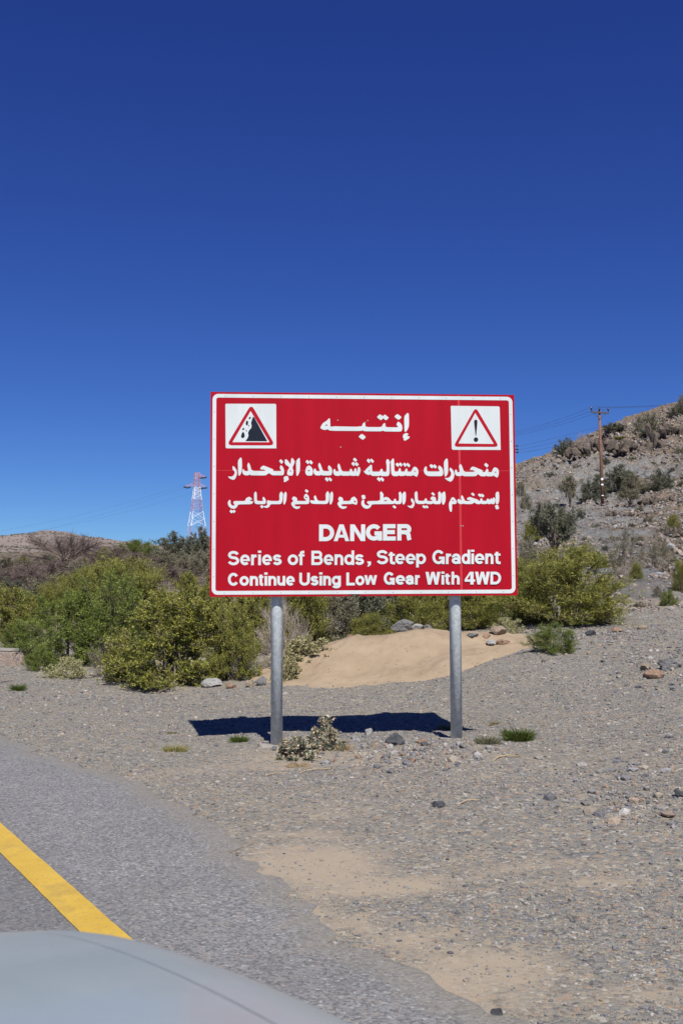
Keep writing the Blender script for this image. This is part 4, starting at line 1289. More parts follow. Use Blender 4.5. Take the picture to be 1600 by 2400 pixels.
rock(1140, 1495, 22, 12, 'rock_orange', 'orange rock between the grey rock and the large tan boulder', 127, GR_H, Y=0)
rock(1168, 1488, 46, 24, 'rock_tan', 'large tan boulder below the bushes right of the sign', 128, GR_H, Y=0)
rock(1180, 1510, 34, 14, 'rock_orange', 'pinkish rock in front of the large tan boulder', 129, GR_H, Y=0)
rock(1152, 1513, 28, 14, 'rock_white', 'whitish stone at the right foot of the sand heap', 130, GR_H, Y=0)
rock(1232, 1452, 40, 52, 'rock_tan', 'upright pinkish boulder standing in front of the big bush', 131, GR_H, name='boulder')
rock(495, 1610, 50, 20, 'rock_white', 'rounded whitish boulder at the foot of the big leafy bush', 132, 'rocks at the foot of the left bushes', name='boulder')
rock(540, 1613, 26, 13, 'rock_orange', 'small red rock right of the rounded whitish boulder', 133, 'rocks at the foot of the left bushes')
rock(584, 1613, 34, 18, 'rock_tan', 'tan rock just left of the left sign post', 134, 'rocks at the foot of the left bushes')
rock(612, 1607, 36, 22, 'rock_grey', 'grey rock beside the tan rock behind the left post', 135, 'rocks at the foot of the left bushes')
rock(42, 1531, 12, 12, 'rock_white', 'small round white stone by the masonry block', 136)

# dark crags on the upper hill, each a broken stack of strata, face shadow also put into the tone
def crag(px, py, w, h, label, seed, mat='rock_dark'):
    p = hit(px, py)
    k = p.y / FPX
    r = np.random.default_rng(seed)
    Vs, Fs, n0 = [], [], 0
    W, H = w * k, h * k
    for i in range(18):
        me = rock_mesh(seed * 20 + i, (1, 1, 1), 3, 12)
        V = np.array([v.co[:] for v in me.vertices]); F = np.array([q.vertices[:] for q in me.polygons]); bpy.data.meshes.remove(me)
        t = (i + .5) / 18 - .5
        sc = np.array([W * r.uniform(.05, .13), W * r.uniform(.06, .12), H * r.uniform(.2, .6)])
        sh_ = r.uniform(-.35, .35); V = V * sc; V[:, 0] += V[:, 2] * sh_
        V = V + np.array([t * W, r.uniform(-.12, .2) * W, r.uniform(-.25, .15) * H])
        Vs.append(V); Fs.append(F + n0); n0 += len(V)
    o = link('crag', mesh_np('crag', np.vstack(Vs), np.vstack(Fs)), M[mat])
    o.location = (p.x, p.y + W * .1, p.z)
    return tag(o, label, 'rock', 'dark crags on the upper hill')


crag(1392, 1062, 110, 40, 'dark broken crag on the skyline right behind the pole', 31, 'crag')
crag(1490, 1058, 130, 44, 'dark crag under the brownish skyline bush', 32, 'crag')
crag(1580, 1022, 110, 50, 'dark brown crag at the right end of the skyline', 33, 'crag')
crag(1545, 1180, 90, 24, 'dark rock step below the lone dark shrub', 34, 'crag')
crag(1456, 1212, 76, 18, 'dark shaded rock step right of the pole foot', 35, 'crag')
crag(1585, 1262, 80, 30, 'brown rock step at the right edge in mid hill', 36, 'crag')
crag(1575, 1345, 70, 14, 'brown rock step above the gravel slope at the right', 37, 'crag')


# ------------------------------------------------------------------ plants
def tubes_np(P0, P1, R0, R1, n=3):
    D = P1 - P0
    D = D / (np.linalg.norm(D, axis=1, keepdims=True) + 1e-9)
    ref = np.where(np.abs(D[:, 2:3]) < .9, np.array([[0, 0, 1.]]), np.array([[1., 0, 0]]))
    A = np.cross(D, ref); A /= np.linalg.norm(A, axis=1, keepdims=True) + 1e-9
    B = np.cross(D, A)
    a = 2 * np.pi * np.arange(n) / n
    off = A[:, None] * np.cos(a)[None, :, None] + B[:, None] * np.sin(a)[None, :, None]
    V = np.concatenate([P0[:, None] + off * R0[:, None, None], P1[:, None] + off * R1[:, None, None]], 1)
    k = np.arange(n)
    f = np.stack([k, (k + 1) % n, n + (k + 1) % n, n + k], 1)
    F = f[None] + (np.arange(len(P0)) * 2 * n)[:, None, None]
    return V.reshape(-1, 3), F.reshape(-1, 4)


def unit(v): return v / (np.linalg.norm(v, axis=-1, keepdims=True) + 1e-9)


def bush_data(seed, stems=16, subs=9, twigs=5, leaves=9, leaf=(.05, .022), spread=.5, clear=.0, up=.55, base_r=.16, stem_r=.012, pal=None, twig_col=(.12, .09, .07),
              lump=.28, sub_len=.24, twig_len=.11, trunk=0.0, top=1.0, min_el=.05, flat=0.0):
    """a shrub one unit high and about one wide: stems bending outwards, side branches, twigs, and leaf blades along the twigs"""
    r = np.random.default_rng(seed)
    # stem tips scattered over an uneven envelope
    az = np.arange(stems) * 2.399 + r.uniform(-.4, .4, stems)
    if trunk:
        rad = np.sqrt((np.arange(stems) + .5) / stems) * r.uniform(.85, 1.1, stems)
        el = np.sqrt(np.clip(1 - np.minimum(rad, 1) ** 2, 0, 1))
    else:                                              # low and high stems alike, so that the foliage reaches the ground
        el = (np.arange(stems) + .5) / stems
        r.shuffle(az)
        rad = (1 - el ** 2.6) ** .5 * r.uniform(.72, 1.05, stems)
    lobe = 1 + lump * np.sin(az * 3 + seed) * r.uniform(.3, 1, stems) + r.uniform(-lump, lump, stems) * .5
    hz = clear + (1 - clear) * np.maximum(el, min_el) ** (1 - flat) * top
    tip = np.stack([np.cos(az) * rad * spread * lobe, np.sin(az) * rad * spread * lobe, hz * (.72 + .28 * lobe)], 1)
    b = np.stack([np.cos(az), np.sin(az), 0 * az], 1) * (base_r * np.sqrt(rad))[:, None]
    if trunk: b = b * .15 + np.array([0, 0, trunk]) * r.uniform(.35, 1, stems)[:, None]
    ctrl = b + (tip - b) * .45 + np.array([0, 0, 1]) * (up * np.linalg.norm(tip - b, axis=1) * .45 * (el if not trunk else 1))[:, None] - unit(tip * [1, 1, 0]) * .03
    S0, S1, Ra, Rb = [], [], [], []
    def bez(p, c, q, t):
        t = t[..., None]
        return (1 - t) ** 2 * p + 2 * t * (1 - t) * c + t * t * q
    ns = 6
    t = np.linspace(0, 1, ns + 1)
    Pt = np.stack([bez(b, ctrl, tip, np.full(stems, x)) for x in t], 1)
    Pt[:, 1:-1] += r.normal(0, .012, Pt[:, 1:-1].shape)
    for i in range(ns):
        S0.append(Pt[:, i]); S1.append(Pt[:, i + 1])
        Ra.append(np.full(stems, stem_r * (1.05 - .8 * t[i]))); Rb.append(np.full(stems, stem_r * (1.05 - .8 * t[i + 1])))
    if trunk:
        for k in range(3):
            o = r.normal(0, .03, 3) * [1, 1, 0]
            S0.append(np.array([[0, 0, -.05]]) + o * .6); S1.append(np.array([[0, 0, trunk]]) + o); Ra.append(np.array([stem_r * 2.1])); Rb.append(np.array([stem_r * 1.3]))
    # side branches
    k = np.repeat(np.arange(stems), subs); n = len(k)
    tt = r.uniform(.22, 1.0, n) ** .8
    p = bez(b[k], ctrl[k], tip[k], tt)
    d = unit(unit(tip[k] - ctrl[k]) * .55 + unit(p - np.array([0, 0, .25])) * .5 + r.normal(0, .55, (n, 3)) + np.array([0, 0, up * .6]))
    ln = sub_len * r.uniform(.5, 1.25, n) * (1.15 - .4 * tt)
    q = p + d * ln[:, None]
    q[:, 2] = np.maximum(q[:, 2], .02)
    m = (p + q) / 2 + r.normal(0, .014, (n, 3))
    S0 += [p, m]; S1 += [m, q]
    Ra += [np.full(n, stem_r * .45), np.full(n, stem_r * .33)]; Rb += [np.full(n, stem_r * .33), np.full(n, stem_r * .2)]
    # twigs
    k2 = np.repeat(np.arange(n), twigs); n2 = len(k2)
    u = r.uniform(.25, 1.0, n2)
    p2 = p[k2] + (q - p)[k2] * u[:, None]
    d2 = unit(d[k2] * .7 + r.normal(0, .6, (n2, 3)) + np.array([0, 0, up * .5]))
    q2 = p2 + d2 * (twig_len * r.uniform(.5, 1.3, n2))[:, None]
    q2[:, 2] = np.maximum(q2[:, 2], .012)
    S0.append(p2); S1.append(q2); Ra.append(np.full(n2, stem_r * .2)); Rb.append(np.full(n2, stem_r * .10))
    TV, TF = tubes_np(np.concatenate(S0), np.concatenate(S1), np.concatenate(Ra), np.concatenate(Rb))
    tc = np.array(twig_col) * np.repeat(r.uniform(.75, 1.3, len(TV) // 6), 6)[:, None]
    LV = LF = LC = None
    if leaves:
        k3 = np.repeat(np.arange(n2), leaves); n3 = len(k3)
        w = r.uniform(.1, 1.08, n3)
        c = p2[k3] + (q2 - p2)[k3] * w[:, None] + r.normal(0, .006, (n3, 3))
        a = unit(d2[k3] * .6 + r.normal(0, .75, (n3, 3)) + np.array([0, 0, .25]))
        s = unit(np.cross(a, r.normal(0, 1, (n3, 3))))
        l = leaf[0] * r.uniform(.6, 1.3, n3); wd = leaf[1] * r.uniform(.6, 1.3, n3)
        a, s = a * l[:, None], s * wd[:, None]
        LV = np.stack([c, c + a * .45 + s * .5, c + a, c + a * .45 - s * .5], 1).reshape(-1, 3)
        LF = np.arange(n3 * 4).reshape(-1, 4)
        pal = np.array(pal)
        # the leaf colour varies from branch to branch as well as from leaf to leaf
        kb = r.uniform(0, 1, n)[k2][k3] * .55 + r.uniform(0, 1, n3) * .45
        LC = pal[np.clip((kb * len(pal)).astype(int), 0, len(pal) - 1)] * r.uniform(1.3, 2.4, (n3, 1)) * np.array([1.0, 1.08, 1.42])
        LC = np.repeat(LC, 4, 0)
    return TV, TF, tc, LV, LF, LC


PAL_YG = [(.060, .064, .010), (.092, .096, .013), (.125, .124, .016), (.155, .145, .022), (.19, .16, .032), (.108, .118, .014)]       # yellow green
PAL_BG = [(.045, .060, .009), (.068, .088, .011), (.092, .116, .014), (.118, .138, .018), (.14, .15, .022)]                            # fresh green
PAL_DG = [(.055, .056, .028), (.074, .074, .037), (.094, .092, .048), (.115, .110, .058), (.08, .082, .036)]                         # dark grey green
PAL_OL = [(.080, .074, .036), (.108, .098, .047), (.138, .122, .062), (.165, .142, .075), (.118, .112, .045)]                          # olive
PAL_TW = [(.15, .12, .09), (.19, .155, .12), (.13, .105, .085), (.17, .15, .10)]                                                    # dry
PAL_PY = [(.21, .19, .075), (.27, .24, .10), (.17, .165, .055), (.32, .27, .14)]                                                    # pale yellow
PAL_GG = [(.095, .115, .060), (.125, .145, .082), (.30, .235, .13), (.25, .19, .10), (.060, .075, .038), (.34, .27, .16), (.085, .10, .055)]
KINDS = {
    'leafy': dict(stems=44, subs=13, twigs=6, leaves=12, leaf=(.025, .012), spread=.50, pal=PAL_YG, up=.65, lump=.25, stem_r=.008, sub_len=.20, twig_len=.085, twig_col=(.17, .14, .10)),
    'fresh': dict(stems=42, subs=12, twigs=6, leaves=9, leaf=(.030, .009), spread=.50, pal=PAL_BG, up=.8, lump=.30, stem_r=.008, sub_len=.22, twig_len=.10, twig_col=(.12, .11, .07)),
    'broom': dict(stems=48, subs=12, twigs=6, leaves=9, leaf=(.036, .0075), spread=.46, pal=PAL_YG, up=1.1, lump=.26, stem_r=.008, sub_len=.26, twig_len=.13, twig_col=(.14, .125, .06)),
    'dark': dict(stems=32, subs=11, twigs=6, leaves=8, leaf=(.040, .018), spread=.52, pal=PAL_DG, up=.5, lump=.30, stem_r=.012, sub_len=.22, twig_len=.10, twig_col=(.10, .085, .07)),
    'olive': dict(stems=30, subs=10, twigs=6, leaves=6, leaf=(.042, .014), spread=.52, pal=PAL_OL, up=.55, lump=.32, stem_r=.011, sub_len=.24, twig_len=.11, twig_col=(.16, .13, .105)),
    'thorn': dict(stems=44, subs=15, twigs=9, leaves=0, spread=.58, up=.35, lump=.30, stem_r=.013, sub_len=.24, twig_len=.14, twig_col=(.155, .118, .105)),
    'grey': dict(stems=46, subs=12, twigs=8, leaves=0, spread=.56, up=.6, lump=.25, stem_r=.007, sub_len=.24, twig_len=.12, twig_col=(.34, .29, .25)),
    'acacia': dict(stems=20, subs=11, twigs=6, leaves=11, leaf=(.040, .018), spread=.72, clear=.42, trunk=.36, pal=PAL_DG, up=.25, lump=.22, stem_r=.016, sub_len=.24, twig_len=.10, twig_col=(.13, .105, .085), flat=.45),
    'smalltree': dict(stems=14, subs=10, twigs=6, leaves=7, leaf=(.045, .018), spread=.40, clear=.36, trunk=.40, pal=PAL_OL, up=.7, lump=.3, stem_r=.012, sub_len=.22, twig_len=.10, twig_col=(.14, .11, .09)),
    'sparse': dict(stems=18, subs=9, twigs=6, leaves=4, leaf=(.040, .012), spread=.48, clear=.18, pal=PAL_OL, up=.9, lump=.3, stem_r=.008, sub_len=.24, twig_len=.12, twig_col=(.24, .20, .165)),
    'deadtree': dict(stems=14, subs=15, twigs=12, leaves=0, spread=.75, clear=.40, trunk=.38, up=.25, lump=.3, stem_r=.014, sub_len=.30, twig_len=.17, twig_col=(.155, .12, .11), flat=.4),
    'pale': dict(stems=26, subs=9, twigs=5, leaves=5, leaf=(.075, .022), spread=.56, pal=PAL_PY, up=.5, lump=.3, stem_r=.008, sub_len=.24, twig_len=.12, twig_col=(.30, .25, .16)),
    'spurge': dict(stems=60, subs=7, twigs=3, leaves=5, leaf=(.075, .034), spread=.60, pal=[(.20, .17, .07), (.26, .215, .095), (.165, .16, .055), (.30, .245, .12), (.115, .12, .045)], up=1.3, lump=.18, stem_r=.008, sub_len=.14, twig_len=.07, twig_col=(.22, .18, .09)),
    'felted': dict(stems=20, subs=6, twigs=4, leaves=5, leaf=(.13, .060), spread=.55, pal=PAL_GG, up=.6, lump=.3, stem_r=.012, sub_len=.22, twig_len=.10, twig_col=(.36, .30, .20)),
}
SEEDS = {}
PROTO = {}


def proto(kind, v):
    if (kind, v) not in PROTO:
        TV, TF, tc, LV, LF, LC = bush_data(500 + 37 * v + len(kind) * 7, **KINDS[kind])
        st = mesh_np('stems', TV, TF, tc)
        cr = mesh_np('crown', LV, LF, LC) if LV is not None else None
        st.materials.append(M['twig'])
        if cr: cr.materials.append(M['leaf'])
        PROTO[kind, v] = (st, cr)
    return PROTO[kind, v]


NAMES = {'leafy': 'bush', 'fresh': 'bush', 'broom': 'bush', 'dark': 'shrub', 'olive': 'shrub', 'thorn': 'thorn_scrub', 'grey': 'dead_shrub', 'acacia': 'acacia_tree', 'smalltree': 'small_tree',
         'sparse': 'twiggy_shrub', 'deadtree': 'dead_tree', 'pale': 'dry_shrub', 'spurge': 'succulent_bush', 'felted': 'leafy_weed'}


def plant(kind, px, py, w, h, label, group=None, v=0, Y=None, rz=None, cat=None):
    """px, py: foot of the plant in the photo; w, h: its size there in pixels"""
    if Y is None: p = hit(px, py)
    else:
        p = at(px, py, Y); p.z = gz(p.x, Y)
    top = at(px, py - h, p.y).z
    k = p.y / FPX
    H = max(top - p.z, .35 * h * k) * (.84 if kind not in ('acacia', 'smalltree', 'deadtree') and p.y < 80 else .97)
    Wd = w * k / (2 * KINDS[kind]['spread']) * (.92 if p.y < 80 else 1.08)
    st, cr = proto(kind, v)
    root = empty(NAMES[kind], (p.x, p.y + (.0 if Y else min(.25 * w * k, 1.5)), p.z), label, cat or {'acacia': 'tree', 'smalltree': 'tree', 'deadtree': 'tree', 'felted': 'weed'}.get(kind, 'shrub'), group)
    root.location.z = gz(root.location.x, root.location.y) - .02
    root.scale = (Wd, Wd, H)
    root.rotation_euler = (0, 0, rz if rz is not None else (px * .37) % 6.28)
    o = bpy.data.objects.new('trunk' if kind in ('acacia', 'smalltree', 'deadtree') else 'stems', st); COL.objects.link(o); o.parent = root
    if cr:
        o = bpy.data.objects.new('crown', cr); COL.objects.link(o); o.parent = root
    return root


GA, GB, GC, GD = 'bushes on the left behind the verge', 'bushes seen under the sign board', 'shrubs and small trees on the right hillside', 'scrub on the low rise at the left'
# --- left thicket
plant('leafy', 385, 1608, 330, 250, 'big dense yellow green leafy bush just left of the left sign post', GA, 0)
plant('leafy', 545, 1600, 130, 200, 'olive leafy bush squeezed between the big leafy bush and the left post', GA, 1)
plant('fresh', 150, 1562, 200, 200, 'bright green bush behind the small round one by the masonry block', GA, 0)
plant('fresh', 262, 1572, 200, 255, 'tall fresh green bush between the bright green one and the big leafy bush', GA, 1, Y=19.5)
plant('broom', 290, 1555, 230, 262, 'tall yellow green bush behind, crowned with upright sprays', GA, 0, Y=24)
plant('leafy', 20, 1545, 140, 190, 'olive bush cut off by the left edge above the masonry block', GA, 2, Y=24)
plant('fresh', 97, 1563, 78, 52, 'small round green bush right beside the masonry block', GA, 2, Y=18.3)
plant('pale', 150, 1592, 92, 58, 'pale straw coloured low shrub at the edge of the gravel', GA, 0)
plant('sparse', 236, 1592, 70, 100, 'brownish twiggy shrub between the pale shrub and the big leafy bush', GA, 0)
plant('fresh', 55, 1552, 110, 110, 'low dark green bush behind the masonry block', GA, 1, Y=22)
plant('grey', 372, 1540, 120, 190, 'pale leafless twigs sticking up behind the big leafy bush', GA, 0, Y=27)
plant('leafy', 455, 1530, 170, 200, 'olive green bush rising behind the big leafy bush beside the board', GA, 1, Y=24)
# --- rise on the left
plant('thorn', 88, 1440, 220, 130, 'purplish brown leafless thorn scrub on the slope at the left', GD, 0, Y=36)
plant('thorn', 10, 1440, 130, 110, 'brown thorn scrub cut off by the left edge', GD, 1, Y=38)
plant('deadtree', 152, 1352, 190, 90, 'bare dead tree with a dark crooked trunk against the mauve hills', GD, 0, Y=46, cat='tree')
plant('thorn', 262, 1345, 150, 70, 'brown thorn scrub right of the bare dead tree', GD, 1, Y=48)
plant('thorn', 330, 1345, 150, 58, 'flat purplish scrub below the bright green skyline bush', GD, 0, Y=44)
plant('fresh', 326, 1318, 112, 60, 'bright green bush on the skyline left of the steel tower', GD, 0, Y=62)
plant('dark', 412, 1325, 110, 82, 'grey green bush on the skyline just left of the steel tower', GD, 0, Y=58)
plant('dark', 466, 1330, 76, 100, 'dark bush in front of the foot of the steel tower', GD, 1, Y=56)
plant('olive', 470, 1400, 80, 120, 'grey olive bush touching the left edge of the board', GD, 0, Y=40)
plant('olive', 405, 1390, 130, 105, 'olive grey bush below the skyline bushes left of the board', GD, 1, Y=42)
plant('broom', 245, 1308, 36, 28, 'small yellow green bush on the skyline right of the dead tree', GD, 1, Y=60)
plant('broom', 56, 1322, 26, 24, 'small yellow bush on the bare ground below the mauve hills', GD, 1, Y=60)
plant('olive', 22, 1365, 80, 66, 'olive shrub on pale ground near the left edge', GD, 0, Y=50)
plant('dark', 25, 1420, 70, 70, 'dark shrub under the brown thorn scrub at the left', GD, 0, Y=34)
plant('olive', 200, 1400, 150, 90, 'dull olive shrub at the foot of the bare dead tree', GD, 1, Y=40)
plant('broom', 200, 1470, 150, 150, 'yellow green bush standing before the purplish scrub', GD, 0, Y=30)
plant('olive', 330, 1420, 130, 100, 'olive shrub between the yellow green sprays and the skyline bushes', GD, 0, Y=36)
plant('olive', 110, 1450, 130, 110, 'drab shrub behind the bright green bush at the left', GD, 0, Y=31)
plant('fresh', 70, 1500, 130, 120, 'green bush rising behind the low dark green one at the left', GA, 2, Y=26)
plant('broom', 130, 1490, 110, 130, 'yellowish bush peeping over the bright green bush', GA, 1, Y=27)
plant('thorn', 150, 1400, 200, 90, 'grey brown thorn scrub spreading under the bare dead tree', GD, 1, Y=42)
plant('thorn', 30, 1350, 120, 40, 'low brown thorn scrub below the pale ground at the left edge', GD, 0, Y=54)
plant('olive', 110, 1330, 60, 36, 'small olive shrub left of the bare dead tree', GD, 1, Y=56)
plant('thorn', 400, 1420, 130, 100, 'brown thorny shrub behind the pale leafless twigs', GD, 0, Y=34)
# --- below the board
plant('grey', 662, 1578, 150, 185, 'large pale grey leafless shrub right behind the left post', GB, 1)
plant('spurge', 722, 1592, 165, 110, 'yellowish succulent bush leaning on the left flank of the sand heap', GB, 0, Y=17.0)
plant('spurge', 672, 1604, 80, 76, 'small yellowish succulent bush at the left foot of the sand heap', GB, 0, Y=16.2, rz=1.0)
plant('leafy', 600, 1560, 150, 220, 'olive green bush behind the grey shrub under the board', GB, 2, Y=19.5)
plant('broom', 705, 1530, 150, 190, 'yellow olive bush under the board above the succulent bush', GB, 0, Y=20)
plant('olive', 778, 1515, 150, 180, 'grey brown shrub behind the left shoulder of the sand heap', GB, 0, Y=20.5)
plant('dark', 845, 1505, 130, 170, 'dark shrub behind the crest of the sand heap', GB, 1, Y=21)
plant('dark', 908, 1500, 120, 165, 'dark grey shrub left of the yellow bush above the sand heap', GB, 0, Y=21.5)
plant('broom', 985, 1495, 150, 150, 'bright yellow green bush behind the sand heap beside the right post', GB, 1, Y=20.8)
plant('broom', 1100, 1492, 140, 160, 'yellow green bush just right of the right post', GB, 0, Y=21.2)
plant('fresh', 1165, 1488, 120, 170, 'green bush under the right end of the board', GB, 0, Y=21.8)
plant('pale', 1185, 1500, 70, 60, 'small yellowish shrub over the large tan boulder', GB, 0, Y=19.5)
plant('leafy', 560, 1560, 170, 230, 'olive bush behind the big leafy bush at the left post', GB, 0, Y=21)
plant('olive', 660, 1500, 170, 190, 'dull olive shrub far behind the grey leafless shrub', GB, 1, Y=25)
plant('dark', 1045, 1485, 120, 150, 'dark shrub behind the right post under the board', GB, 1, Y=24)
plant('olive', 800, 1480, 180, 160, 'olive shrub in the second row behind the sand heap', GB, 1, Y=26)
plant('leafy', 940, 1480, 170, 150, 'olive leafy bush in the second row behind the crest of the heap', GB, 1, Y=26)
plant('leafy', 1120, 1470, 170, 150, 'leafy bush in the second row under the right end of the board', GB, 2, Y=26)
plant('thorn', 740, 1470, 150, 130, 'grey brown thorn scrub far back under the middle of the board', GB, 0, Y=31)
plant('broom', 860, 1500, 90, 70, 'low yellowish bush on the far side of the heap crest', GB, 0, Y=20)
# --- right
plant('broom', 1338, 1470, 262, 205, 'big spreading yellow green bush right of the board', GC, 0)
plant('fresh', 1302, 1534, 118, 76, 'low green bush in front of the big spreading bush', GC, 2)
plant('broom', 1235, 1475, 120, 170, 'yellow green bush overlapping the right edge of the board', GC, 1, Y=22)
plant('olive', 1235, 1400, 70, 150, 'tall grey green shrub just clear of the right edge of the board', GC, 0, Y=36)
plant('acacia', 1300, 1305, 150, 112, 'umbrella shaped acacia with a leaning trunk right of the board', GC, 0, Y=44, cat='tree')
plant('broom', 1248, 1250, 50, 34, 'yellow topped shrub between the board and the umbrella acacia', GC, 1, Y=56)
plant('broom', 1397, 1332, 54, 40, 'round yellow green bush on the grey ledge', GC, 0, Y=40)
plant('sparse', 1462, 1362, 84, 138, 'tall thin twiggy shrub with yellowish leaves in mid slope', GC, 0, Y=36)
plant('grey', 1464, 1368, 50, 48, 'low grey leafless shrub at the foot of the tall twiggy one', GC, 0, Y=35)
plant('sparse', 1540, 1340, 84, 84, 'broad twiggy olive shrub at the right of mid slope', GC, 1, Y=38)
plant('olive', 1548, 1312, 60, 40, 'grey green shrub behind the broad twiggy one', GC, 1, Y=43)
plant('broom', 1490, 1360, 30, 44, 'narrow yellow bush beside the tall twiggy shrub', GC, 1, Y=34)
plant('broom', 1576, 1242, 30, 40, 'small yellow green bush high at the right edge', GC, 0, Y=62)
plant('olive', 1555, 1262, 24, 32, 'small blue grey shrub left of the yellow green one at the right edge', GC, 0, Y=58)
plant('fresh', 1570, 1420, 48, 42, 'bright green bush at the top of the gravel slope near the right edge', GC, 2)
plant('broom', 1600, 1390, 44, 80, 'yellow green bush cut off by the right edge', GC, 0)
plant('olive', 1544, 1400, 34, 28, 'small grey green shrub left of the bright green one on the gravel slope', GC, 1)
plant('pale', 1464, 1418, 42, 26, 'small yellow dry shrub at the head of the gravel slope', GC, 0)
plant('olive', 1500, 1425, 30, 18, 'tiny brownish shrub right of the yellow dry one', GC, 0)
plant('dark', 1389, 1182, 54, 62, 'dark grey green shrub directly left of the pole foot', GC, 0, Y=98)
plant('dark', 1448, 1170, 88, 76, 'large dark grey green shrub right behind the pole', GC, 1, Y=103)
plant('olive', 1482, 1166, 62, 52, 'olive shrub touching the large dark one right of the pole', GC, 0, Y=101)
plant('dark', 1548, 1170, 56, 66, 'dark shrub alone on brown rock far right of the pole', GC, 0, Y=100)
plant('smalltree', 1334, 1198, 38, 76, 'small tree on thin bent stems left of the pole', GC, 0, Y=92, cat='tree')
plant('grey', 1272, 1194, 46, 38, 'greyish leafless shrub on the blue grey slab left of the pole', GC, 0, Y=92)
plant('olive', 1218, 1168, 26, 40, 'dark olive shrub touching the upper right of the board', GC, 0, Y=105)
plant('olive', 1232, 1186, 26, 28, 'small olive shrub just below the one touching the board', GC, 1, Y=97)
plant('smalltree', 1475, 1206, 52, 54, 'grey twisted small tree right of the pole foot', GC, 1, Y=90, cat='tree')
plant('dark', 1325, 1082, 46, 52, 'round dark tree alone on the skyline left of the pole', GC, 0, Y=146, cat='tree')
plant('dark', 1438, 1024, 50, 32, 'low dark bush on the skyline right behind the pole top', GC, 1, Y=146)
plant('grey', 1362, 1064, 40, 46, 'bare twiggy shrub on the skyline close left of the pole', GC, 1, Y=146)
plant('olive', 1520, 1020, 64, 52, 'brownish round bush on the skyline outcrop', GC, 1, Y=143)
plant('dark', 1542, 1048, 84, 48, 'wide dark bush below the skyline outcrop', GC, 0, Y=138)
plant('dark', 1586, 982, 38, 32, 'dark bush high on the skyline near the right edge', GC, 1, Y=146)
plant('olive', 1600, 958, 30, 30, 'topmost skyline bush cut off by the right edge', GC, 0, Y=148)
plant('broom', 1452, 1048, 30, 18, 'small yellow bush under the skyline right of the pole', GC, 0, Y=138)
plant('olive', 1370, 1078, 40, 24, 'low grey bush under the bare twiggy skyline shrub', GC, 0, Y=138)
plant('olive', 1590, 1075, 30, 26, 'small grey bush on brown rubble at the right edge', GC, 1, Y=125)
plant('grey', 1505, 1110, 30, 20, 'small bleached shrub on the rubble right of the pole', GC, 0, Y=118)
plant('olive', 1440, 1290, 44, 30, 'low olive shrub on the rubble below the pole', GC, 1, Y=52)
plant('olive', 1520, 1230, 34, 24, 'low grey shrub on brown rubble in mid hill', GC, 0, Y=70)

# the small shrubs dotted over the rubble, alike in everything
rs = random.Random(5)
for px, py in ((1255, 1140), (1290, 1120), (1350, 1098), (1420, 1085), (1480, 1080), (1530, 1095), (1575, 1110), (1598, 1140), (1250, 1225), (1360, 1215), (1400, 1240), (1480, 1235), (1500, 1200), (1560, 1200), (1420, 1290), (1370, 1270),
               (1500, 1275), (1590, 1290), (1580, 1320), (1505, 1310), (1440, 1325), (1350, 1300), (1500, 1150), (1410, 1100), (1240, 1110), (1310, 1150)):
    w_ = rs.uniform(14, 26)
    plant(rs.choice(('olive', 'dark', 'grey', 'olive')), px, py, w_, w_ * rs.uniform(.6, .9), 'one of the many small drab shrubs dotted over the rubble of the right hillside', 'small shrubs dotted over the hillside', rs.choice((0, 1)))


# --- small growth on the verge
GV = 'small plants on the gravel verge'
plant('felted', 690, 1782, 96, 62, 'grey green felted weed beside the left post footing', GV, 0)
plant('felted', 762, 1762, 84, 84, 'taller straw and grey green weed right of the first one', GV, 1)


def tuft(px, py, w, h, n, pal, label, seed, spread=.6, name='grass_tuft', cat='grass tuft'):
    p = hit(px, py)
    k = p.y / FPX
    r = np.random.default_rng(seed)
    W, H = w * k / 2, h * k
    n = int(n * 2.4)
    a = r.uniform(0, 6.283, n); q = np.sqrt(r.uniform(0, 1, n))
    b = np.stack([np.cos(a) * q * W * .7, np.sin(a) * q * W * .5, 0 * a - .01], 1)
    d = unit(np.stack([np.cos(a) * q * spread, np.sin(a) * q * spread, np.ones(n)], 1) + r.normal(0, .38, (n, 3)))
    ln = H * r.uniform(.5, 1.15, n)
    wd = np.maximum(.0018, H * .016) * r.uniform(.6, 1.4, n)
    s = unit(np.cross(d, r.normal(0, 1, (n, 3)))) * wd[:, None]
    m = b + d * (ln * .55)[:, None]
    t = b + d * ln[:, None] + np.stack([np.cos(a), np.sin(a), -.4 + 0 * a], 1) * (ln * .22)[:, None]
    V = np.stack([b - s, b + s, m + s * .8, t, m - s * .8], 1).reshape(-1, 3)
    F = (np.arange(n) * 5)[:, None] + np.arange(5)[None]
    C = np.repeat(np.array(pal)[r.integers(0, len(pal), n)] * r.uniform(.8, 1.2, (n, 1)), 5, 0)
    o = link(name, mesh_np(name, V, F, C), M['leaf'])
    o.location = (p.x, p.y + W * .4, p.z)
    return tag(o, label, cat, GV)


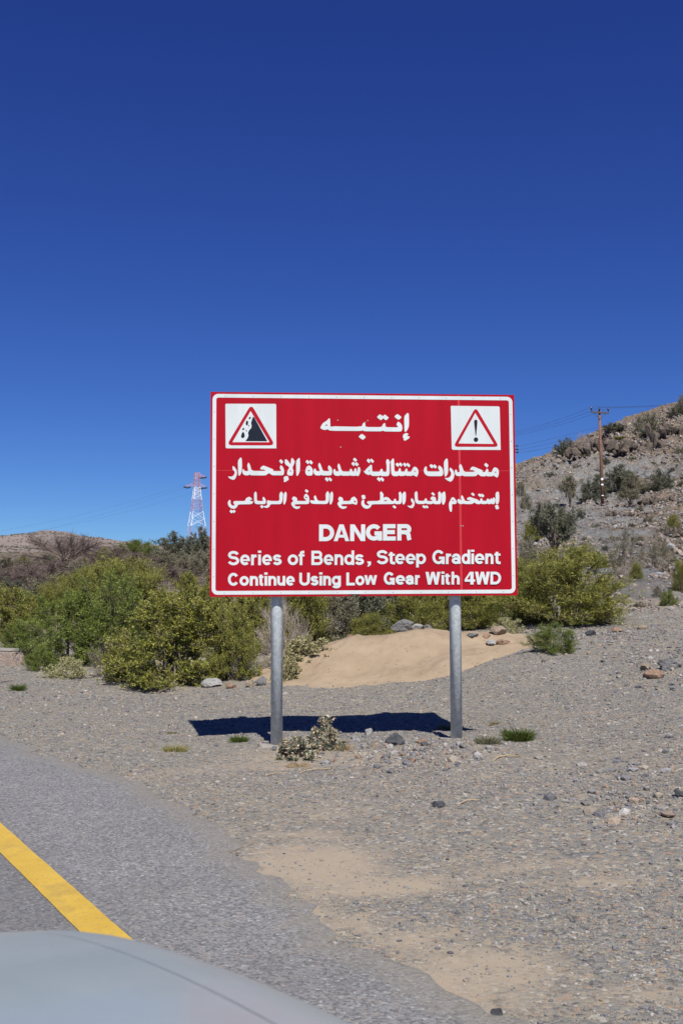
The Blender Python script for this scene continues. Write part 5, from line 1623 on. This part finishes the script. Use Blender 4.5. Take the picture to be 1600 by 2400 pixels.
G1 = [(.06, .10, .015), (.085, .13, .02), (.11, .14, .03)]
tuft(560, 1741, 42, 20, 220, G1, 'small green tuft left of the left post', 1)
tuft(1216, 1740, 68, 36, 420, G1 + [(.14, .15, .05)], 'bright green grass tuft right of the right post', 2)
tuft(1143, 1745, 62, 24, 260, [(.20, .20, .12), (.25, .24, .16), (.16, .17, .09)], 'dull grey green tuft between the right post and the bright tuft', 3, .9)
tuft(1052, 1712, 50, 22, 120, [(.12, .13, .04), (.28, .24, .10)], 'sparse yellowish tuft right behind the right post', 4)
tuft(408, 1764, 62, 20, 150, [(.30, .28, .08), (.36, .31, .12), (.22, .22, .06)], 'pale yellow tuft on the gravel left of the sign', 5, 1.0)
tuft(40, 1620, 34, 22, 160, G1, 'green tuft alone on the gravel at the far left', 6)
tuft(404, 1722, 26, 10, 50, [(.28, .27, .09), (.2, .2, .07)], 'tiny yellowish sprig beyond the pale yellow tuft', 7, 1.0)
tuft(1160, 1700, 30, 14, 60, [(.24, .21, .11), (.3, .25, .15)], 'thin dry sprig behind the dull grey green tuft', 8, .9)
tuft(800, 1760, 40, 26, 90, [(.40, .31, .17), (.46, .36, .2)], 'straw coloured dry tuft at the right of the felted weeds', 9, 1.1)
tuft(700, 1800, 60, 16, 90, [(.42, .31, .16), (.5, .37, .2)], 'flattened straw tuft in front of the felted weeds', 10, 1.6)
tuft(1400, 1450, 40, 14, 70, [(.28, .26, .12), (.35, .3, .16)], 'dry yellowish tuft on the slope right of the big bush', 11, 1.0)


def straw(px, py, dx, dy, label, seed, r_=.006):
    a, b = hit(px, py), hit(px + dx, py + dy)
    r_ *= .38
    rr_ = random.Random(seed)
    mb = MB()
    n = 7
    pts = []
    for i in range(n + 1):
        t = i / n
        q = a.lerp(b, t)
        q.z = gz(q.x, q.y) + r_ + .012 * math.sin(t * math.pi) + rr_.uniform(0, .006)
        q.y += .03 * math.sin(t * math.pi * 1.6) + rr_.uniform(-.02, .02); q.x += rr_.uniform(-.01, .01)
        pts.append(q)
    mb.tube(pts, [r_ * (1.2 - .8 * abs(i / n - .4)) for i in range(n + 1)], 6)
    o = mb.build('straw_stalk', M['straw'], smooth=True)
    return tag(o, label, 'dry stalk', 'dry stalks lying on the gravel')


straw(1152, 1788, 66, -14, 'bent yellow stalk lying right of the coarse rubble before the sign', 1, .014)
straw(1075, 1893, 50, -14, 'orange straw stalk right of the lone dark stone', 3, .011)
straw(620, 1822, 60, -8, 'long straw stalk on the gravel before the left post', 5, .009)
straw(700, 1815, 80, -14, 'straw stalk in front of the felted weeds', 7, .010)
straw(0, 1604, 34, -8, 'dark thin branch lying on the pale gravel at the left edge', 8, .012).data.materials[0] = M['arm']


# ------------------------------------------------------------------ masonry block at the left edge
def build_wall():
    p, q = hit(50, 1561), hit(-60, 1556)
    root = empty('stone_wall', (p.x, p.y, p.z), 'low mortared stone wall end with a flat cap at the left edge', 'wall')
    d = Vector((q.x - p.x, q.y - p.y, 0)); ln = d.length; d.normalize()
    a = math.atan2(d.y, d.x)
    w = MB(); w.box((ln / 2, -.25, .11), (ln, .5, .30))
    o = w.build('wall_body', M['masonry'], root, bevel=.02)
    c = MB(); c.box((ln / 2 - .003, -.25, .275), (ln + .012, .51, .028))
    o2 = c.build('wall_cap', M['concrete'], root, bevel=.012)
    root.rotation_euler = (0, 0, a)


build_wall()

# marker stakes behind the left post
p = hit(617, 1470, 18); p = at(619, 1446, 22)
mb = MB(); mb.tube([(0, 0, gz(p.x, 22) - p.z), (0, 0, .13)], .013, 8)
root = empty('marker_stake', (p.x, p.y, p.z), 'thin orange and white marker stake behind the left post under the board', 'marker')
mb.build('stake', M['orange'], root)
mb = MB(); mb.tube([(0, 0, .131), (-.01, 0, .28)], .02, 8); mb.build('stake_top', M['whitep'], root)


# ------------------------------------------------------------------ utility poles and cables
def utility_pole(x, y, z, h, lean, arm_rz, label):
    root = empty('utility_pole', (x, y, z), label, 'utility pole', 'wooden utility poles on the hill')
    mb = MB(); mb.tube([(0, 0, -.6), (lean * h * .5, 0, h * .5), (lean * h, 0, h)], [.155, .135, .105], 12)
    pole = mb.build('pole', M['wood'], root)
    for f in pole.data.polygons: f.use_smooth = len(f.vertices) == 4
    R = Matrix.Rotation(arm_rz, 3, 'Z') @ Matrix.Rotation(.045, 3, 'Y')
    top = Vector((lean * h, 0, h))
    mb = MB(); mb.box(top + Vector((0, -.15, -.22)), (1.72, .11, .14), 0, R)
    arm = mb.build('crossarm', M['arm'], root)
    br = MB()
    for s in (-1, 1):
        br.tube([top + R @ Vector((s * .55, -.14, -.26)), top + Vector((0, -.12, -.85))], .022, 6)
    br.build('brace', M['arm'], root)
    tips = []
    for s in (-.80, -.03, .80):
        b = top + R @ Vector((s, 0, 0)) + Vector((0, -.15, -.13))
        ins = MB(); ins.tube([b, b + Vector((0, 0, .10)), b + Vector((0, 0, .12)), b + Vector((0, 0, .22)), b + Vector((0, 0, .36)), b + Vector((0, 0, .40))], [.025, .025, .075, .085, .06, .03], 10)
        ins.build('insulator', M['insul'], root, smooth=True)
        tips.append(Vector((x, y, z)) + b + Vector((0, 0, .38)))
    for zz, hh in ((2.46, .20), (1.98, .14), (1.0, .08)):
        tgm = MB()
        R_ = .152
        pts = []
        for k in range(7):
            a = -math.pi / 2 - .75 + 1.5 * k / 6
            pts.append((lean * zz + R_ * math.cos(a) * 1.02, R_ * math.sin(a) * 1.02))
        V = [(u, v, zz) for u, v in pts] + [(u, v, zz + hh) for u, v in pts]
        tgm.add(V, [(k, k + 1, 8 + k, 7 + k) for k in range(6)])
        tgm.build('tag_plate', M['tagw'], root)
    return root, tips


pb = at(1411.5, 1203, 92)
pz = gz(pb.x, 92)
ptop = at(1403.5, 962, 92)
P1, T1 = utility_pole(pb.x, 92, pz, ptop.z - pz, (ptop.x - pb.x) / (ptop.z - pz), .10, 'brown wooden utility pole with three insulators standing on the hillside')
qb = at(1163, 1200, 100)
P2, T2 = utility_pole(qb.x, 100, gz(qb.x, 100), at(1163, 1030, 100).z - gz(qb.x, 100), 0, 1.1, 'wooden utility pole mostly hidden behind the sign board')


def cable(a, b, sag, r_, label, group):
    n = 28
    pts = [a.lerp(b, i / n) - Vector((0, 0, sag * 4 * (i / n) * (1 - i / n))) for i in range(n + 1)]
    mb = MB(); mb.tube(pts, r_, 5)
    return tag(mb.build('power_cable', M['wire'], smooth=True), label, 'cable', group)


GW = 'power cables on the hill'
for k, (t, s) in enumerate(zip(T1, T2)):
    cable(t, s, .35, .009, ('cable from the outer left insulator of the pole down behind the board', 'cable from the middle insulator of the pole down behind the board', 'cable from the right insulator of the pole down behind the board')[k], GW)
for k, (t, (px, py)) in enumerate(zip(T1, ((1720, 925), (1745, 922), (1775, 921)))):
    cable(t, at(px, py, 150), .5, .009, ('cable running uphill to the right from the left insulator of the pole', 'cable running uphill to the right from the middle insulator', 'cable running uphill to the right from the right insulator')[k], GW)
# dead-end insulators of the other line, showing beside the board's right edge
for k, (y0, x1, y1) in enumerate(((1047, 1720, 915), (1055, 1720, 935), (1062, 1720, 962))):
    a = at(1214, y0, 84)
    cable(a, at(x1, y1, 170), .2, .010, ('upper of the three cables passing behind the pole to the skyline', 'middle of the three cables passing behind the pole to the skyline', 'lowest of the three cables passing behind the pole')[k], GW)
a = at(1150, 1210, 84)
h2 = at(1170, 1030, 84)
root = empty('utility_pole', (a.x, 84, gz(a.x, 84)), 'pole behind the board whose dark end insulators show at its right edge', 'utility pole', 'wooden utility poles on the hill')
mb = MB(); mb.tube([(0, 0, -.5), (0, 0, h2.z - root.location.z)], [.15, .11], 12); mb.build('pole', M['wood'], root)
e = at(1204, 1060, 84)
mb = MB()
c0 = Vector((0, 0, e.z - root.location.z)); c1 = Vector(e) - Vector(root.location)
mb.box((c0 + c1) / 2, ((c1 - c0).length, .12, .14)); mb.build('crossarm', M['arm'], root)
for dz, xx in ((.55, 1213), (.25, 1214), (0, 1214)):
    q = at(xx, 1062, 84) - Vector(root.location); q.z = c1.z + dz
    mb = MB()
    s0 = Vector((c1.x - .25, 0, q.z))
    mb.tube([s0, s0.lerp(q, .3), s0.lerp(q, .32), s0.lerp(q, .55), s0.lerp(q, .57), s0.lerp(q, .8), s0.lerp(q, .82), q], [.03, .03, .08, .08, .05, .05, .08, .07], 8)
    mb.build('insulator', M['insul'], root, smooth=True)
    if dz:
        mb = MB(); mb.tube([c1 - Vector((.25, 0, 0)), s0 + Vector((0, 0, .0))], .035, 6); mb.build('bracket', M['arm'], root)


# ------------------------------------------------------------------ lattice transmission tower
def build_tower():
    Y = 480.0
    k = Y / FPX
    zb = gz(at(460, 1262, Y).x, Y)
    base = at(460.5, 1262, Y)
    root = empty('transmission_tower', (base.x, Y, zb), 'distant red and white steel lattice tower left of the board', 'transmission tower', rz=.42)
    zz = lambda py: at(460, py, Y).z - zb
    # height, half-width across the diagonal view, colour of the tier below that height
    lv = [(zz(1262) - 3, 4.05, 0), (zz(1233), 3.42, 1), (zz(1216), 2.9, 1), (zz(1199), 2.45, 0), (zz(1186), 2.1, 0), (zz(1171), 1.85, 1), (zz(1160), 1.6, 1), (zz(1150), 1.42, 1), (zz(1142), 1.28, 0), (zz(1133), 1.22, 0), (zz(1124), 1.18, 0), (zz(1115), 1.12, 0), (zz(1108), 1.05, 0)]
    mb = MB()
    def corner(i, q):
        z, h, _ = lv[i]
        return Vector(((-1, 1, 1, -1)[q] * h, (-1, -1, 1, 1)[q] * h, z))
    for i in range(len(lv) - 1):
        c = 1 if lv[i][2] == 1 or (i > 0 and lv[i][2] == 1) else 0
        c = lv[i][2] if i else 0
        for q in range(4):
            q2 = (q + 1) % 4
            mb.tube([corner(i, q), corner(i + 1, q)], .13 if c else .10, 4, c, False)
            mb.tube([corner(i, q), corner(i + 1, q2)], .07, 4, c, False)
            mb.tube([corner(i, q2), corner(i + 1, q)], .07, 4, c, False)
            if i >= 3: mb.tube([corner(i + 1, q), corner(i + 1, q2)], .055, 4, c, False)
    mb.build('lattice', [M['tred'], M['twhite']], root)
    Rz = Matrix.Rotation(-.42, 3, 'Z')
    tips = []
    for px0, px1, py, pyi, lab in ((465, 481, 1116, 1119.5, 0), (455, 434, 1138, 1142, 0), (466, 482, 1139, 1144, 0)):
        a, b = at(px0, py, Y), at(px1, py + 1, Y)
        o = Vector((base.x, Y, zb))
        A, B = Rz @ (a - o), Rz @ (b - o)
        arm = MB()
        for dz, dy in ((0, -.6), (0, .6), (1.5, 0)):
            arm.tube([A + Vector((0, dy, dz)), B], .09, 4, 0, False)
        arm.tube([A + Vector((0, -.6, 0)), A.lerp(B, .5) + Vector((0, 0, .75))], .07, 4, 0, False)
        arm.build('cross_arm', M['tred'], root)
        s = 1 if px1 > px0 else -1
        for dx in (-9, 0) if s > 0 else (0, 8):
            c = at(px1 + dx, pyi + (.8 if dx else -.3), Y)
            C = Rz @ (c - o)
            ins = MB()
            ax = Rz @ Vector((1, 0, .22)).normalized()
            w = .75 if dx * s >= 0 and not dx else 1.1
            ins.tube([C - ax * w, C - ax * w * .95, C + ax * w * .95, C + ax * w], [.1, .36, .36, .1], 8)
            ins.build('insulator', M['insul'], root)
        tips.append(at(px1, pyi, Y))
    return tips


TT = build_tower()
GT = 'thin cables strung from the distant tower'
cable(TT[1], at(-160, 1292, 380), 3.0, .018, 'lower thin cable sagging left from the distant tower', GT)
cable(TT[0], at(-160, 1268, 380), 3.5, .018, 'upper thin cable sagging left from the distant tower', GT)
cable(TT[2], at(-160, 1280, 380), 3.5, .018, 'middle thin cable sagging left from the distant tower', GT)


# ------------------------------------------------------------------ the car whose bonnet shows at the lower left
def car_paint():
    m, nt, p = mat_new('silver_car_paint')
    tc = N(nt, 'ShaderNodeTexCoord')
    c = ramp(nt, noise(nt, tc.outputs['Object'], 2.0, 3), [(.3, (.26, .305, .322)), (.7, (.275, .322, .338))])
    du = noise(nt, tc.outputs['Object'], 7.0, 6, .7)
    c = mix(nt, ramp(nt, du, [(.5, (0, 0, 0)), (.75, (.30, .30, .30))]), c, (.28, .305, .30))
    L(nt, c, p.inputs['Base Color'])
    p.inputs['Metallic'].default_value = 0.0
    L(nt, ramp(nt, du, [(.4, (.34, .34, .34)), (.75, (.55, .55, .55))]), p.inputs['Roughness'])
    p.inputs['Coat Weight'].default_value = .22
    p.inputs['Coat Roughness'].default_value = .12
    return m


M['paint'] = car_paint()
M['tyre'] = simple('tyre_rubber', (.025, .025, .025), .85)
M['rim'] = simple('alloy_rim', (.45, .46, .47), .35, .8)
M['gap'] = simple('panel_gap', (.20, .23, .238), .5)
M['plastic'] = simple('black_trim_plastic', (.03, .03, .032), .6)
M['lamp'] = simple('headlamp_lens', (.70, .72, .74), .12)


def build_car():
    # own frame: x to the right of travel, y forward, origin on the road under the driver's seat row
    ang = math.atan2(-.519, .856)
    root = empty('car', (-.33 * .856, -.33 * .519, 0), 'silver car seen only by its bonnet at the lower left corner', 'car')
    root.rotation_euler = (0, 0, -ang if False else math.atan2(.856, -.519) - math.pi / 2)

    def top(y):   # height of the bonnet along its middle
        return 1.185 - .055 * (y - .6) - .085 * max(0, y - .6) ** 2 - .42 * max(0, y - 1.72) ** 2
    def half(y):  # half width in plan
        return .95 - .02 * (y - .6) ** 2 - .95 * max(0, y - 1.50) ** 2.2
    def section(y, u):    # u: -1..1 from left sill over the bonnet to right sill
        hw, tp = half(y), top(y)
        a = abs(u)
        sgn = 1 if u >= 0 else -1
        if a < .62:
            t = a / .62
            return Vector((sgn * t * (hw - .14), y, tp - .035 * t * t + .012 * sstep(.55, .62, np.array(a * 1.0)) * 0))
        if a < .80:
            t = (a - .62) / .18 * math.pi / 2
            x = hw - .14 + .14 * math.sin(t)
            return Vector((sgn * x, y, tp - .035 - .13 * (1 - math.cos(t))))
        t = (a - .80) / .20
        return Vector((sgn * (hw + .01 * math.sin(t * 3.1)), y, (tp - .165) * (1 - t) + .36 * t))
    ys = list(np.linspace(.55, 1.6, 16)) + list(np.linspace(1.66, 2.16, 14))
    us = list(np.linspace(-1, -.8, 7)[:-1]) + list(np.linspace(-.8, -.62, 9)[:-1]) + list(np.linspace(-.62, .62, 25)) + list(np.linspace(.62, .8, 9)[1:]) + list(np.linspace(.8, 1, 7)[1:])
    V, F = [], []
    nu = len(us)
    for y in ys:
        for u in us:
            p = section(y, u)
            # wheel arch cut upward in the wing
            if abs(u) > .8:
                dy = abs(y - 1.22)
                if dy < .41:
                    arch = .40 + math.sqrt(max(0, .41 ** 2 - dy ** 2)) * .98
                    t = (abs(u) - .80) / .20
                    zt = top(y) - .165
                    p.z = zt * (1 - t) + max(.36, arch) * t if arch < zt else p.z
            V.append(p)
    for i in range(len(ys) - 1):
        for j in range(nu - 1):
            k = i * nu + j
            F.append((k, k + 1, k + nu + 1, k + nu))
    # nose: close the front down to the bumper
    b = len(V)
    for t in np.linspace(.15, 1, 6):
        for u in us:
            p = section(ys[-1], u)
            V.append(Vector((p.x, p.y + .07 * math.sin(t * 2.2), p.z * (1 - t) + min(p.z, .52) * t)))
    rows = [(len(ys) - 1) * nu] + [b + i * nu for i in range(6)]
    for a, c in zip(rows[:-1], rows[1:]):
        for j in range(nu - 1): F.append((a + j, a + j + 1, c + j + 1, c + j))
    mb = MB(); mb.add(V, F)
    body = mb.build('wings_and_nose', M['paint'], root, smooth=True)
    # bonnet panel: lies 6 mm proud of the body, leaving a shut line to the wings
    V, F = [], []
    yb = [y for y in ys if .60 <= y <= 2.10]
    ub = np.linspace(-.60, .60, 29)
    for y in yb:
        for u in ub:
            p = section(y, u)
            lip = .003 * float(sstep(.60, .53, np.array(abs(u)))) * 1.0
            crease = .012 * math.exp(-((abs(u) - .40) / .05) ** 2)
            V.append(Vector((p.x, p.y, p.z + .002 + lip + crease)))
    nb = len(ub)
    for i in range(len(yb) - 1):
        for j in range(nb - 1):
            k = i * nb + j
            F.append((k, k + 1, k + nb + 1, k + nb))
    mb = MB(); mb.add(V, F)
    mb.build('bonnet', M['paint'], root, smooth=True)
    for s in (-1, 1):
        mb = MB()
        for i in range(len(yb) - 1):
            p, q = section(yb[i], s * .607), section(yb[i + 1], s * .607)
            w_ = Vector((.0006, 0, 0))
            mb.add([p - w_ + Vector((0, 0, .0012)), p + w_ + Vector((0, 0, .0012)), q + w_ + Vector((0, 0, .0012)), q - w_ + Vector((0, 0, .0012))], [(0, 1, 2, 3)])
        mb.build('shut_line', M['gap'], root)
    # grille, lamps, bumper
    g = MB()
    for z in np.linspace(.60, .76, 5): g.box((0, 2.235, z), (.86, .03, .018))
    for x in (-.43, .43): g.box((x, 2.235, .68), (.02, .034, .20))
    g.build('grille', M['plastic'], root)
    for s in (-1, 1):
        h = MB()
        P = [(s * .46, 2.20), (s * .62, 2.17), (s * .72, 2.08), (s * .77, 1.98)]
        V = [(x, y + .02, .60) for x, y in P] + [(x, y - .005, .77) for x, y in P]
        h.add(V, [(i, i + 1, 5 + i, 4 + i) for i in range(3)])
        h.build('headlight', M['lamp'], root, smooth=True)
    bm = MB()
    P = [(-.86, 1.80), (-.80, 2.05), (-.55, 2.24), (0, 2.32), (.55, 2.24), (.80, 2.05), (.86, 1.80)]
    V, F = [], []
    for z, o in ((.30, -.04), (.34, .0), (.46, .02), (.54, -.03)):
        V += [(x * (1 + o * .2), y + o, z) for x, y in P]
    for i in range(3):
        for j in range(6): F.append((i * 7 + j, i * 7 + j + 1, (i + 1) * 7 + j + 1, (i + 1) * 7 + j))
    bm.add(V, F); bm.build('bumper', M['paint'], root, smooth=True)
    for s in (-1, 1):
        t = MB()
        prof = [(.20, -.10), (.30, -.115), (.345, -.09), (.36, -.05), (.36, .05), (.345, .09), (.30, .115), (.20, .10)]
        n = 32
        V = [(s * .76 + w, 1.22 + rr * math.cos(2 * math.pi * k / n), .36 + rr * math.sin(2 * math.pi * k / n)) for k in range(n) for rr, w in prof]
        m_ = len(prof)
        F = [(k * m_ + j, k * m_ + (j + 1) % m_, ((k + 1) % n) * m_ + (j + 1) % m_, ((k + 1) % n) * m_ + j) for k in range(n) for j in range(m_)]
        t.add(V, F)
        wheel = empty('wheel', (0, 0, 0)); wheel.parent = root
        t.build('tyre', M['tyre'], wheel, smooth=True)
        rm = MB()
        rm.tube([(s * .70, 1.22, .36), (s * .84, 1.22, .36)], .07, 14)
        for k in range(5):
            a = 2 * math.pi * k / 5 + .3
            rm.tube([(s * .83, 1.22 + .05 * math.cos(a), .36 + .05 * math.sin(a)), (s * .82, 1.22 + .21 * math.cos(a), .36 + .21 * math.sin(a))], [.035, .025], 6)
        rm.build('rim', M['rim'], wheel)
    # base of the windscreen and wipers
    c = MB(); c.box((0, .555, 1.10), (1.45, .12, .05)); c.build('cowl', M['plastic'], root, bevel=.015)


build_car()
